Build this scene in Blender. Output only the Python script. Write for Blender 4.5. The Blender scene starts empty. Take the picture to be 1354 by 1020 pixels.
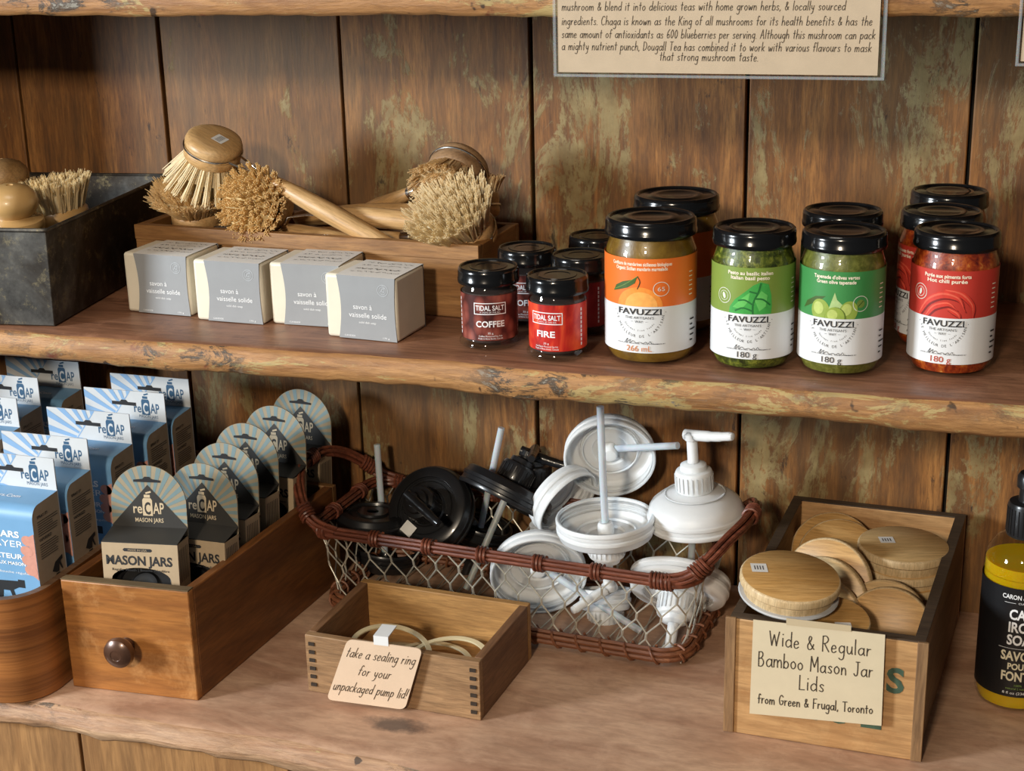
import bpy, bmesh, math, random
from mathutils import Vector, Matrix, Quaternion
random.seed(7)
PI = math.pi
SC = bpy.context.scene
COL = SC.collection

# ------------------------------------------------------------------ camera
F_PX, YAW, PITCH, ROLL = 2018.8, -.3226, .3119, -.0234
CAM = Vector((.3931, -1.3019, .3532))
fw = Vector((math.sin(YAW)*math.cos(PITCH), math.cos(YAW)*math.cos(PITCH), -math.sin(PITCH)))
_r0 = Vector((math.cos(YAW), -math.sin(YAW), 0)); _u0 = _r0.cross(fw)
rt = math.cos(ROLL)*_r0 + math.sin(ROLL)*_u0
up = -math.sin(ROLL)*_r0 + math.cos(ROLL)*_u0
cd = bpy.data.cameras.new('camera'); cam = bpy.data.objects.new('camera', cd); COL.objects.link(cam)
m = Matrix((rt, up, -fw)).transposed().to_4x4(); m.translation = CAM
cam.matrix_world = m
cd.sensor_fit = 'HORIZONTAL'; cd.sensor_width = 36; cd.lens = F_PX/1354*36
cd.clip_start = .02; cd.clip_end = 50
SC.camera = cam

def at(px, py, z=None, y=None, x=None):
    d = fw + rt*((px-677)/F_PX) - up*((py-510)/F_PX)
    if z is not None: t = (z-CAM.z)/d.z
    elif y is not None: t = (y-CAM.y)/d.y
    else: t = (x-CAM.x)/d.x
    return CAM + d*t

# ------------------------------------------------------------------ world, lights, exposure
w = bpy.data.worlds.new('world'); SC.world = w; w.use_nodes = True
wn = w.node_tree.nodes; wl = w.node_tree.links
bg = wn['Background']; bg.inputs[0].default_value = (.80, .90, 1.0, 1); bg.inputs[1].default_value = .055

def area(name, loc, target, size, power, col, size_y=None):
    ld = bpy.data.lights.new(name, 'AREA'); o = bpy.data.objects.new(name, ld); COL.objects.link(o)
    ld.energy = power; ld.color = col; ld.size = size
    if size_y: ld.shape = 'RECTANGLE'; ld.size_y = size_y
    o.location = loc
    o.rotation_euler = (Vector(target)-Vector(loc)).to_track_quat('-Z', 'Y').to_euler()
    return o
area('window_daylight', (-2.0, -1.75, .52), (0, 0, -.05), .42, 60, (.86, .94, 1.0), .5)
area('shop_lamp', (.08, -3.0, 1.12), (0, 0, 0), .22, 36, (1.0, .84, .64))
area('ceiling_lamp', (-.25, -1.0, 1.9), (0, -.1, -.1), .8, 9, (1.0, .92, .82))
vs = SC.view_settings
vs.view_transform = 'Standard'; vs.look = 'None'; vs.gamma = 1; vs.exposure = 0.45; vs.use_curve_mapping = False

# ------------------------------------------------------------------ materials
MATS = {}
def _new(name):
    mt = bpy.data.materials.new(name); mt.use_nodes = True
    nt = mt.node_tree
    return mt, nt, nt.nodes, nt.links, nt.nodes['Principled BSDF']
def c4(c): return (c[0], c[1], c[2], 1)
def srgb(h):
    h = h.lstrip('#'); v = [int(h[i:i+2], 16)/255 for i in (0, 2, 4)]
    return tuple(x/12.92 if x <= .04045 else ((x+.055)/1.055)**2.4 for x in v)
def mapping(nt, scale, coord='Object', rot=(0, 0, 0), loc=(0, 0, 0)):
    tc = nt.nodes.new('ShaderNodeTexCoord'); mp = nt.nodes.new('ShaderNodeMapping')
    nt.links.new(tc.outputs[coord], mp.inputs[0]); mp.inputs['Scale'].default_value = scale
    mp.inputs['Rotation'].default_value = rot; mp.inputs['Location'].default_value = loc
    return mp.outputs[0]
def noise(nt, vec, scale, detail=4, rough=.6, dist=0):
    n = nt.nodes.new('ShaderNodeTexNoise'); nt.links.new(vec, n.inputs['Vector'])
    n.inputs['Scale'].default_value = scale; n.inputs['Detail'].default_value = detail
    n.inputs['Roughness'].default_value = rough; n.inputs['Distortion'].default_value = dist
    return n.outputs[0]
def ramp(nt, fac, stops):
    r = nt.nodes.new('ShaderNodeValToRGB'); nt.links.new(fac, r.inputs[0])
    el = r.color_ramp.elements
    while len(el) < len(stops): el.new(.5)
    for e, (p, c) in zip(el, stops):
        e.position = p; e.color = c4(c) if isinstance(c, tuple) else (c, c, c, 1)
    return r.outputs[0]
def mixc(nt, fac, a, b, mode='MIX'):
    n = nt.nodes.new('ShaderNodeMix'); n.data_type = 'RGBA'; n.blend_type = mode
    for sock, v in ((n.inputs[0], fac), (n.inputs[6], a), (n.inputs[7], b)):
        if isinstance(v, (int, float)): sock.default_value = v
        elif isinstance(v, tuple): sock.default_value = c4(v)
        else: nt.links.new(v, sock)
    return n.outputs[2]
def math_(nt, op, a, b=0.):
    n = nt.nodes.new('ShaderNodeMath'); n.operation = op
    for i, v in enumerate((a, b)):
        if isinstance(v, (int, float)): n.inputs[i].default_value = v
        else: nt.links.new(v, n.inputs[i])
    return n.outputs[0]
def bump(nt, p, h, strength=.3, dist=.001):
    b = nt.nodes.new('ShaderNodeBump'); b.inputs['Strength'].default_value = strength; b.inputs['Distance'].default_value = dist
    nt.links.new(h, b.inputs['Height']); nt.links.new(b.outputs[0], p.inputs['Normal'])

def pmat(name, col, rough=.5, metal=0, var=.12, scale=40, bmp=0, coat=0, sss=0, spec=.5):
    if name in MATS: return MATS[name]
    mt, nt, N, L, p = _new(name)
    v = mapping(nt, (1, 1, 1)); n = noise(nt, v, scale, 4)
    lo = tuple(x*(1-var) for x in col); hi = tuple(min(1, x*(1+var)) for x in col)
    L.new(ramp(nt, n, [(.3, lo), (.7, hi)]), p.inputs['Base Color'])
    p.inputs['Roughness'].default_value = rough; p.inputs['Metallic'].default_value = metal
    p.inputs['Specular IOR Level'].default_value = spec
    p.inputs['Coat Weight'].default_value = coat; p.inputs['Coat Roughness'].default_value = .06
    if sss:
        p.inputs['Subsurface Weight'].default_value = sss; p.inputs['Subsurface Radius'].default_value = (.02, .02, .02); p.inputs['Subsurface Scale'].default_value = .3
    if bmp: bump(nt, p, n, bmp)
    MATS[name] = mt; return mt

def wood(name, c_lo, c_hi, axis='x', scale=1., rough=.55, dark=None, dark_amt=.5, coat=0, bmp=.25, wear=None, wear_amt=.5, loc=(0, 0, 0), st=.09, grain=.6, knot=None):
    coat = 0
    """stretched noise grain along one axis, with stains and worn patches"""
    if name in MATS: return MATS[name]
    mt, nt, N, L, p = _new(name)
    k = {'x': (st, 1, 1), 'y': (1, st, 1), 'z': (1, 1, st), 'xy': (st, st, 1)}[axis]
    g = mapping(nt, tuple(scale*s for s in k), loc=loc)
    iso = mapping(nt, (scale, scale, scale), loc=loc)
    a = noise(nt, g, 420, 5, .65, .3); b = noise(nt, g, 55, 5, .62, 1.0)
    c = ramp(nt, b, [(.3, c_lo), (.7, c_hi)])
    c = mixc(nt, ramp(nt, a, [(.40, 0.), (.68, grain)]), c, tuple(x*.5 for x in c_lo))
    if dark:
        d = noise(nt, g, 14, 6, .72, .8)
        c = mixc(nt, ramp(nt, d, [(.5, 0.), (.68, dark_amt)]), c, dark)
    if wear:
        d = noise(nt, iso, 26, 6, .75, .3)
        c = mixc(nt, ramp(nt, d, [(.52, 0.), (.62, wear_amt)]), c, wear)
    if knot:    # a dark stain round an old knot: centre, radii
        (kx, ky), (ra, rb_) = knot
        sp = N.new('ShaderNodeSeparateXYZ'); L.new(mapping(nt, (1, 1, 1)), sp.inputs[0])
        dx = math_(nt, 'DIVIDE', math_(nt, 'SUBTRACT', sp.outputs[0], kx), ra); dy = math_(nt, 'DIVIDE', math_(nt, 'SUBTRACT', sp.outputs[1], ky), rb_)
        r2 = math_(nt, 'ADD', math_(nt, 'MULTIPLY', dx, dx), math_(nt, 'MULTIPLY', dy, dy))
        r2 = math_(nt, 'ADD', r2, math_(nt, 'MULTIPLY', math_(nt, 'SUBTRACT', noise(nt, mapping(nt, (1, 1, 1)), 60, 5, .7), .5), 2.2))
        c = mixc(nt, ramp(nt, r2, [(.15, .8), (1.0, 0.)]), c, srgb('#443a36'))
    L.new(c, p.inputs['Base Color']); p.inputs['Roughness'].default_value = rough
    bump(nt, p, a, bmp, .0008)
    MATS[name] = mt; return mt

def wall_mat():
    mt, nt, N, L, p = _new('old painted boards')
    at_ = N.new('ShaderNodeAttribute'); at_.attribute_name = 'tint'
    sep = N.new('ShaderNodeSeparateColor'); L.new(at_.outputs[0], sep.inputs[0])
    g = mapping(nt, (1, 1, .10)); g2 = mapping(nt, (1, 1, .35)); iso = mapping(nt, (1, 1, 1))
    a = noise(nt, g, 420, 5, .7, .2); b = noise(nt, g, 42, 6, .66, 1.2)
    c = ramp(nt, b, [(.28, srgb('#593617')), (.5, srgb('#8b5a28')), (.72, srgb('#b37c40'))])
    c = mixc(nt, ramp(nt, a, [(.38, 0.), (.66, .7)]), c, srgb('#4a2c14'))
    # weathered grey-brown film
    f = noise(nt, g2, 6, 6, .65, .6)
    c = mixc(nt, ramp(nt, f, [(.45, 0.), (.62, .6)]), c, srgb('#6a5233'))
    # remains of olive yellow paint
    o = noise(nt, g2, 19, 10, .76, .6)
    am = math_(nt, 'MULTIPLY', sep.outputs[0], .155)
    o2 = math_(nt, 'ADD', o, am)
    o3 = noise(nt, iso, 120, 5, .7)
    o2 = math_(nt, 'ADD', o2, math_(nt, 'MULTIPLY', o3, .10))
    pm = ramp(nt, o2, [(.690, 0.), (.735, .78)])
    pm = math_(nt, 'MULTIPLY', pm, ramp(nt, noise(nt, mapping(nt, (1, 1, .5)), 170, 5, .7), [(.36, .15), (.46, 1.)]))
    paint = ramp(nt, noise(nt, iso, 40, 4), [(.3, srgb('#7a6840')), (.7, srgb('#a39466'))])
    c = mixc(nt, pm, c, paint)
    # black scuffs
    s = noise(nt, g2, 38, 8, .78, .4)
    c = mixc(nt, ramp(nt, s, [(.61, 0.), (.67, .8)]), c, srgb('#21170f'))
    c = mixc(nt, 1.0, c, at_.outputs[0] if False else ramp(nt, sep.outputs[1], [(0, (.55, .5, .46)), (1, (1, 1, 1))]), 'MULTIPLY')
    L.new(c, p.inputs['Base Color']); p.inputs['Roughness'].default_value = .62
    h = math_(nt, 'ADD', math_(nt, 'MULTIPLY', a, .5), pm)
    bump(nt, p, h, .35, .001)
    return mt

def edge_mat(name, base_lo, base_hi, paint=.60):
    """raw sawn front edge with bits of old paint, chips and stains"""
    mt, nt, N, L, p = _new(name)
    g = mapping(nt, (.10, 1, 1)); g2 = mapping(nt, (.30, 1, 1)); iso = mapping(nt, (1, 1, 1))
    a = noise(nt, g, 380, 6, .7, .3)
    c = ramp(nt, noise(nt, g, 60, 5, .6, 1), [(.3, base_lo), (.7, base_hi)])
    c = mixc(nt, ramp(nt, a, [(.38, 0.), (.7, .6)]), c, tuple(x*.45 for x in base_lo))
    big = noise(nt, mapping(nt, (.5, 1, 1)), 5, 3, .5)
    o = math_(nt, 'ADD', noise(nt, g2, 40, 8, .75, .6), math_(nt, 'MULTIPLY', math_(nt, 'SUBTRACT', big, .5), .55))
    c = mixc(nt, ramp(nt, o, [(paint-.03, 0.), (paint, .8)]), c, srgb('#b09c66'))
    c = mixc(nt, ramp(nt, o, [(paint+.06, 0.), (paint+.08, .9)]), c, srgb('#3b3730'))
    o5 = noise(nt, g2, 70, 6, .7, .3)
    c = mixc(nt, math_(nt, 'MULTIPLY', ramp(nt, o, [(paint+.05, 0.), (paint+.09, 1.)]), ramp(nt, o5, [(.5, 0.), (.56, .9)])), c, srgb('#8d8880'))
    g3 = mapping(nt, (.42, 1, 1), loc=(3, 1, 2)); gate = noise(nt, mapping(nt, (.6, 1, 1), loc=(7, 2, 1)), 9, 3, .5); sc_ = noise(nt, g3, 75, 8, .8, .5)
    gate = ramp(nt, gate, [(.46, 0.), (.58, 1.)])
    c = mixc(nt, math_(nt, 'MULTIPLY', gate, ramp(nt, sc_, [(.50, 0.), (.56, .9)])), c, srgb('#332c24'))
    c = mixc(nt, math_(nt, 'MULTIPLY', gate, ramp(nt, sc_, [(.60, 0.), (.64, .9)])), c, srgb('#8f897c'))
    r = noise(nt, iso, 22, 5, .6)
    c = mixc(nt, ramp(nt, r, [(.66, 0.), (.70, .7)]), c, srgb('#6b2a20'))
    k = noise(nt, iso, 48, 3, .5)
    c = mixc(nt, ramp(nt, k, [(.69, 0.), (.72, .85)]), c, srgb('#2a1c12'))
    L.new(c, p.inputs['Base Color']); p.inputs['Roughness'].default_value = .55
    bump(nt, p, math_(nt, 'ADD', a, o), .5, .0015)
    MATS[name] = mt; return mt

def glass_mat(name, tint=(.95, .97, .96), gloss=1.0, rough=.03, ior=1.45):
    """thin jar glass: clear with a fresnel reflection"""
    if name in MATS: return MATS[name]
    mt, nt, N, L, p = _new(name)
    N.remove(p)
    t = N.new('ShaderNodeBsdfTransparent'); gl = N.new('ShaderNodeBsdfGlossy'); fr = N.new('ShaderNodeFresnel'); mx = N.new('ShaderNodeMixShader')
    nz = noise(nt, mapping(nt, (1, 1, 1)), 30, 2)
    L.new(ramp(nt, nz, [(0, tuple(x*.97 for x in tint)), (1, tint)]), t.inputs[0])
    gl.inputs['Roughness'].default_value = rough; fr.inputs['IOR'].default_value = ior
    ge = N.new('ShaderNodeNewGeometry')      # inner faces of the thin wall do not mirror
    L.new(math_(nt, 'MULTIPLY', math_(nt, 'MULTIPLY', fr.outputs[0], gloss), math_(nt, 'SUBTRACT', 1., ge.outputs['Backfacing'])), mx.inputs[0]); L.new(t.outputs[0], mx.inputs[1]); L.new(gl.outputs[0], mx.inputs[2])
    L.new(mx.outputs[0], N['Material Output'].inputs[0])
    MATS[name] = mt; return mt

def plastic_clear(name, col, alpha=.6, rough=.3):
    if name in MATS: return MATS[name]
    mt, nt, N, L, p = _new(name)
    n = noise(nt, mapping(nt, (1, 1, 1)), 25, 3)
    L.new(ramp(nt, n, [(.3, tuple(x*.92 for x in col)), (.7, col)]), p.inputs['Base Color'])
    p.inputs['Roughness'].default_value = rough; p.inputs['Alpha'].default_value = alpha
    p.inputs['Subsurface Weight'].default_value = .25; p.inputs['Subsurface Scale'].default_value = .01
    MATS[name] = mt; return mt

def food(name, stops, scale=90, rough=.35, bmp=.4):
    if name in MATS: return MATS[name]
    mt, nt, N, L, p = _new(name)
    n = noise(nt, mapping(nt, (1, 1, 1)), scale, 6, .7, .4)
    L.new(ramp(nt, n, stops), p.inputs['Base Color']); p.inputs['Roughness'].default_value = rough
    bump(nt, p, n, bmp, .001); MATS[name] = mt; return mt

def beans(name, a, b, c, scale=130, stretch=(1, 1, .7)):
    if name in MATS: return MATS[name]
    mt, nt, N, L, p = _new(name)
    v = N.new('ShaderNodeTexVoronoi'); L.new(mapping(nt, stretch), v.inputs['Vector']); v.inputs['Scale'].default_value = scale
    L.new(ramp(nt, v.outputs['Distance'], [(.1, a), (.5, b), (.75, c)]), p.inputs['Base Color']); p.inputs['Roughness'].default_value = .35
    MATS[name] = mt; return mt

def flames(name, a, b, c):
    if name in MATS: return MATS[name]
    mt, nt, N, L, p = _new(name)
    n = noise(nt, mapping(nt, (1, 1, .45), rot=(0, .5, .3)), 38, 3, .5, 2.2)
    L.new(ramp(nt, n, [(.3, a), (.5, b), (.68, c)]), p.inputs['Base Color']); p.inputs['Roughness'].default_value = .35
    MATS[name] = mt; return mt

# ------------------------------------------------------------------ mesh builder
def catmull(pts, k=5, closed=False):
    P = [Vector(p) for p in pts]; n = len(P); out = []
    rng = range(n) if closed else range(n-1)
    for i in rng:
        if closed: a, b, c, d = P[(i-1) % n], P[i], P[(i+1) % n], P[(i+2) % n]
        else: a, b, c, d = P[max(i-1, 0)], P[i], P[i+1], P[min(i+2, n-1)]
        for j in range(k):
            t = j/k
            out.append(.5*((2*b)+(c-a)*t+(2*a-5*b+4*c-d)*t*t+(3*b-a-3*c+d)*t*t*t))
    if not closed: out.append(P[-1])
    return out

class MB:
    def __init__(s): s.v = []; s.f = []; s.m = []
    def add(s, verts, faces, mat=0, M=None):
        b = len(s.v)
        s.v += [tuple(M @ Vector(v)) if M is not None else tuple(v) for v in verts]
        s.f += [tuple(i+b for i in f) for f in faces]; s.m += [mat]*len(faces)
        return s
    def hexa(s, lo, hi, mat=0, M=None):
        """lo, hi: four corners each, counter-clockwise from above"""
        return s.add(list(lo)+list(hi), [(3, 2, 1, 0), (4, 5, 6, 7), (0, 1, 5, 4), (1, 2, 6, 5), (2, 3, 7, 6), (3, 0, 4, 7)], mat, M)
    def box(s, a, b, mat=0, M=None):
        x0, y0, z0 = a; x1, y1, z1 = b
        return s.hexa([(x0, y0, z0), (x1, y0, z0), (x1, y1, z0), (x0, y1, z0)], [(x0, y0, z1), (x1, y0, z1), (x1, y1, z1), (x0, y1, z1)], mat, M)
    def lathe(s, prof, n=40, mat=0, M=None, closed=False):
        """prof: (r, z) pairs; r = 0 ends in a point"""
        V, Fc, rings = [], [], []
        for r, z in prof:
            if r < 1e-6: rings.append([len(V)]); V.append((0, 0, z))
            else:
                rings.append(list(range(len(V), len(V)+n)))
                V += [(r*math.cos(2*PI*i/n), r*math.sin(2*PI*i/n), z) for i in range(n)]
        seq = list(zip(rings, rings[1:]))
        if closed: seq.append((rings[-1], rings[0]))
        for A, B in seq:
            for i in range(n):
                j = (i+1) % n
                if len(A) == 1 and len(B) == 1: continue
                if len(A) == 1: Fc.append((A[0], B[j], B[i]))
                elif len(B) == 1: Fc.append((A[i], A[j], B[0]))
                else: Fc.append((A[i], A[j], B[j], B[i]))
        return s.add(V, Fc, mat, M)
    def tube(s, pts, r, n=8, mat=0, closed=False, M=None):
        P = [Vector(p) for p in pts]; k = len(P); rad = r if isinstance(r, (list, tuple)) else [r]*k
        V, Fc = [], []; u = None
        for i in range(k):
            if closed: t = P[(i+1) % k]-P[(i-1) % k]
            else: t = P[min(i+1, k-1)]-P[max(i-1, 0)]
            t.normalize()
            if u is None:
                u = t.orthogonal().normalized()
            else:
                u = (u-t*u.dot(t))
                u = u.normalized() if u.length > 1e-6 else t.orthogonal().normalized()
            w_ = t.cross(u)
            V += [P[i]+(u*math.cos(2*PI*j/n)+w_*math.sin(2*PI*j/n))*rad[i] for j in range(n)]
        for i in range(k if closed else k-1):
            a = i*n; b = ((i+1) % k)*n
            for j in range(n): Fc.append((a+j, a+(j+1) % n, b+(j+1) % n, b+j))
        if not closed:
            Fc.append(tuple(reversed(range(n)))); Fc.append(tuple(range((k-1)*n, k*n)))
        return s.add(V, Fc, mat, M)
    def prism(s, poly, y0, y1, mat=0, M=None, side=None):
        """2D polygon (x, z), counter-clockwise seen from -y, between y0 (front) and y1"""
        n = len(poly)
        s.add([(x, y0, z) for x, z in poly]+[(x, y1, z) for x, z in poly], [tuple(range(n)), tuple(reversed(range(n, 2*n)))], mat, M)
        b = len(s.v)-2*n
        for i in range(n):
            j = (i+1) % n; s.f.append((b+i, b+n+i, b+n+j, b+j)); s.m.append(mat if side is None else side)
        return s
    def build(s, name, mats, parent=None, bevel=0, sharp=38, M=None, seg=2):
        me = bpy.data.meshes.new(name)
        me.from_pydata(s.v, [], s.f)
        if not isinstance(mats, (list, tuple)): mats = [mats]
        for mt in mats: me.materials.append(mt)
        me.polygons.foreach_set('material_index', s.m)
        me.polygons.foreach_set('use_smooth', [True]*len(s.f))
        me.update(); me.set_sharp_from_angle(angle=math.radians(sharp))
        o = bpy.data.objects.new(name, me); COL.objects.link(o)
        if M is not None: o.matrix_world = M
        if parent is not None: o.parent = parent
        if bevel:
            md = o.modifiers.new('bevel', 'BEVEL'); md.width = bevel; md.segments = seg; md.limit_method = 'ANGLE'; md.angle_limit = math.radians(40)
        return o

# flat printing: text, pen strokes and shapes laid on a surface
_txt = {}
def text_mesh(t, bold=0., shear=0.):
    key = (t, bold, shear)
    if key not in _txt:
        cu = bpy.data.curves.new('t', 'FONT'); cu.body = t; cu.size = 1; cu.offset = bold; cu.shear = shear; cu.resolution_u = 3
        o = bpy.data.objects.new('t', cu); COL.objects.link(o)
        dg = bpy.context.evaluated_depsgraph_get()
        me = bpy.data.meshes.new_from_object(o.evaluated_get(dg))
        V = [(v.co.x, v.co.y) for v in me.vertices]; Fc = [tuple(p.vertices) for p in me.polygons]
        bpy.data.objects.remove(o); bpy.data.curves.remove(cu); bpy.data.meshes.remove(me)
        _txt[key] = (V, Fc)
    return _txt[key]

class Print:
    """collects shapes in (u, v) metres on a label and wraps them onto it"""
    def __init__(s, mb, smap): s.mb = mb; s.map = smap; s.curved = 'cylmap' in getattr(smap, '__qualname__', ''); s.clip = None
    def poly(s, V, Fc, mat, layer=1):
        us = [v[0] for v in V]
        if s.curved and (max(us)-min(us) > .0024 or s.clip is not None):
            bm = bmesh.new(); bv = [bm.verts.new((v[0], v[1], 0)) for v in V]
            for f in Fc:
                try: bm.faces.new([bv[i] for i in f])
                except ValueError: pass
            u = math.ceil(min(us)/.0024)*.0024
            while u < max(us):
                bmesh.ops.bisect_plane(bm, geom=bm.verts[:]+bm.edges[:]+bm.faces[:], plane_co=(u, 0, 0), plane_no=(1, 0, 0), dist=1e-7); u += .0024
            if s.clip is not None: bmesh.ops.bisect_plane(bm, geom=bm.verts[:]+bm.edges[:]+bm.faces[:], plane_co=(0, s.clip, 0), plane_no=(0, 1, 0), dist=1e-7, clear_inner=True)
            bm.verts.index_update(); V = [(v.co.x, v.co.y) for v in bm.verts]; Fc = [tuple(v.index for v in f.verts) for f in bm.faces]; bm.free()
        s.mb.add([s.map(u, v, layer) for u, v in V], Fc, mat)
    def text(s, t, cu, v0, h, mat, width=None, bold=0., layer=2, ang=0., shear=0., align='c'):
        V, Fc = text_mesh(t, bold, shear)
        if not V: return
        x0 = min(p[0] for p in V); x1 = max(p[0] for p in V)
        V2, _ = text_mesh('H', bold); cap = max(p[1] for p in V2)
        sy = h/cap; sx = (width/(x1-x0)) if width else sy
        off = {'c': (x0+x1)/2, 'l': x0, 'r': x1}[align]
        ca, sa = math.cos(ang), math.sin(ang)
        P = [((x-off)*sx, y*sy) for x, y in V]
        s.poly([(cu+x*ca-y*sa, v0+x*sa+y*ca) for x, y in P], Fc, mat, layer)
    def disc(s, cu, cv, ru, rv, mat, layer=1, n=24, ang=0., a0=0, a1=2*PI):
        ca, sa = math.cos(ang), math.sin(ang); V = []
        for i in range(n+1 if a1-a0 < 6.28 else n):
            t = a0+(a1-a0)*i/n; x, y = ru*math.cos(t), rv*math.sin(t)
            V.append((cu+x*ca-y*sa, cv+x*sa+y*ca))
        s.fill(V, mat, layer)
    def fill(s, V, mat, layer=1):
        s.poly(V, [tuple(range(len(V)))], mat, layer)
    def rect(s, u0, v0, u1, v1, mat, layer=1, nu=1):
        V = []; Fc = []
        for i in range(nu+1):
            u = u0+(u1-u0)*i/nu; V += [(u, v0), (u, v1)]
        for i in range(nu): Fc.append((2*i, 2*i+2, 2*i+3, 2*i+1))
        s.poly(V, Fc, mat, layer)
    def stroke(s, pts, wd, mat, layer=2, smooth=0, taper=None):
        P = catmull([(p[0], p[1], 0) for p in pts], smooth) if smooth and len(pts) > 2 else [Vector((p[0], p[1], 0)) for p in pts]
        Q = [P[0]]
        for p in P[1:]:
            if (p-Q[-1]).length > 1e-6: Q.append(p)
        P = Q; k = len(P)
        if k < 2: return
        V = []
        for i in range(k):
            t = (P[min(i+1, k-1)]-P[max(i-1, 0)]).normalized()
            nx = Vector((-t.y, t.x, 0)); q = P[i]
            if i == 0: q = q-t*wd*.4
            if i == k-1: q = q+t*wd*.4
            h_ = wd/2*(taper(i/(k-1)) if taper else 1)
            V += [(q+nx*h_)[:2], (q-nx*h_)[:2]]
        s.poly(V, [(2*i, 2*i+1, 2*i+3, 2*i+2) for i in range(k-1)], mat, layer)
    def ring(s, cu, cv, r, wd, mat, layer=2, n=28):
        V = []
        for i in range(n):
            a = 2*PI*i/n; V += [(cu+(r+wd/2)*math.cos(a), cv+(r+wd/2)*math.sin(a)), (cu+(r-wd/2)*math.cos(a), cv+(r-wd/2)*math.sin(a))]
        s.poly(V, [(2*i, 2*((i+1) % n), 2*((i+1) % n)+1, 2*i+1)[::-1] for i in range(n)], mat, layer)
    def arctext(s, t, cu, cv, r, h, mat, a0, a1, bold=0.):
        """letters along the lower arc of a circle, from angle a0 to a1"""
        n = len(t)
        for i, ch in enumerate(t):
            if ch == ' ': continue
            a = a0+(a1-a0)*(i/(n-1))
            s.text(ch, cu+r*math.cos(a), cv+r*math.sin(a), h, mat, bold=bold, ang=a+PI/2)
    def hand(s, t, u0, v0, xh, wd, mat, width=None, slant=.12, align='l', layer=2, jit=.04):
        x = 0; strokes = []
        rr = random.Random(hash(len(t)) % 99+ord(t[0]))
        for ch in t:
            if ch == ' ': x += .75; continue
            g = HAND.get(ch)
            if g is None: x += .5; continue
            dy = rr.uniform(-jit, jit); sc = 1+rr.uniform(-jit, jit)
            for st in g[1]: strokes.append([(x+p[0]*sc, p[1]*sc+dy) for p in st])
            x += g[0]+.26
        x -= .26
        sx = (width/x) if width else xh
        o = {'l': 0, 'c': -x*sx/2}[align]
        for st in strokes:
            s.stroke([(u0+o+p[0]*sx+p[1]*xh*slant, v0+p[1]*xh) for p in st], wd, mat, layer, smooth=3)

def flatmap(M, eps=.00016):
    return lambda u, v, l: M @ Vector((u, -eps*l, v))
def cylmap(R, a0, eps=.00006, z0=0):
    """a0: direction the centre of the label faces (angle from -y towards +x)"""
    def f(u, v, l):
        a = a0+u/R; r = R+eps*l
        return Vector((r*math.sin(a), -r*math.cos(a), z0+v))
    return f

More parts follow.
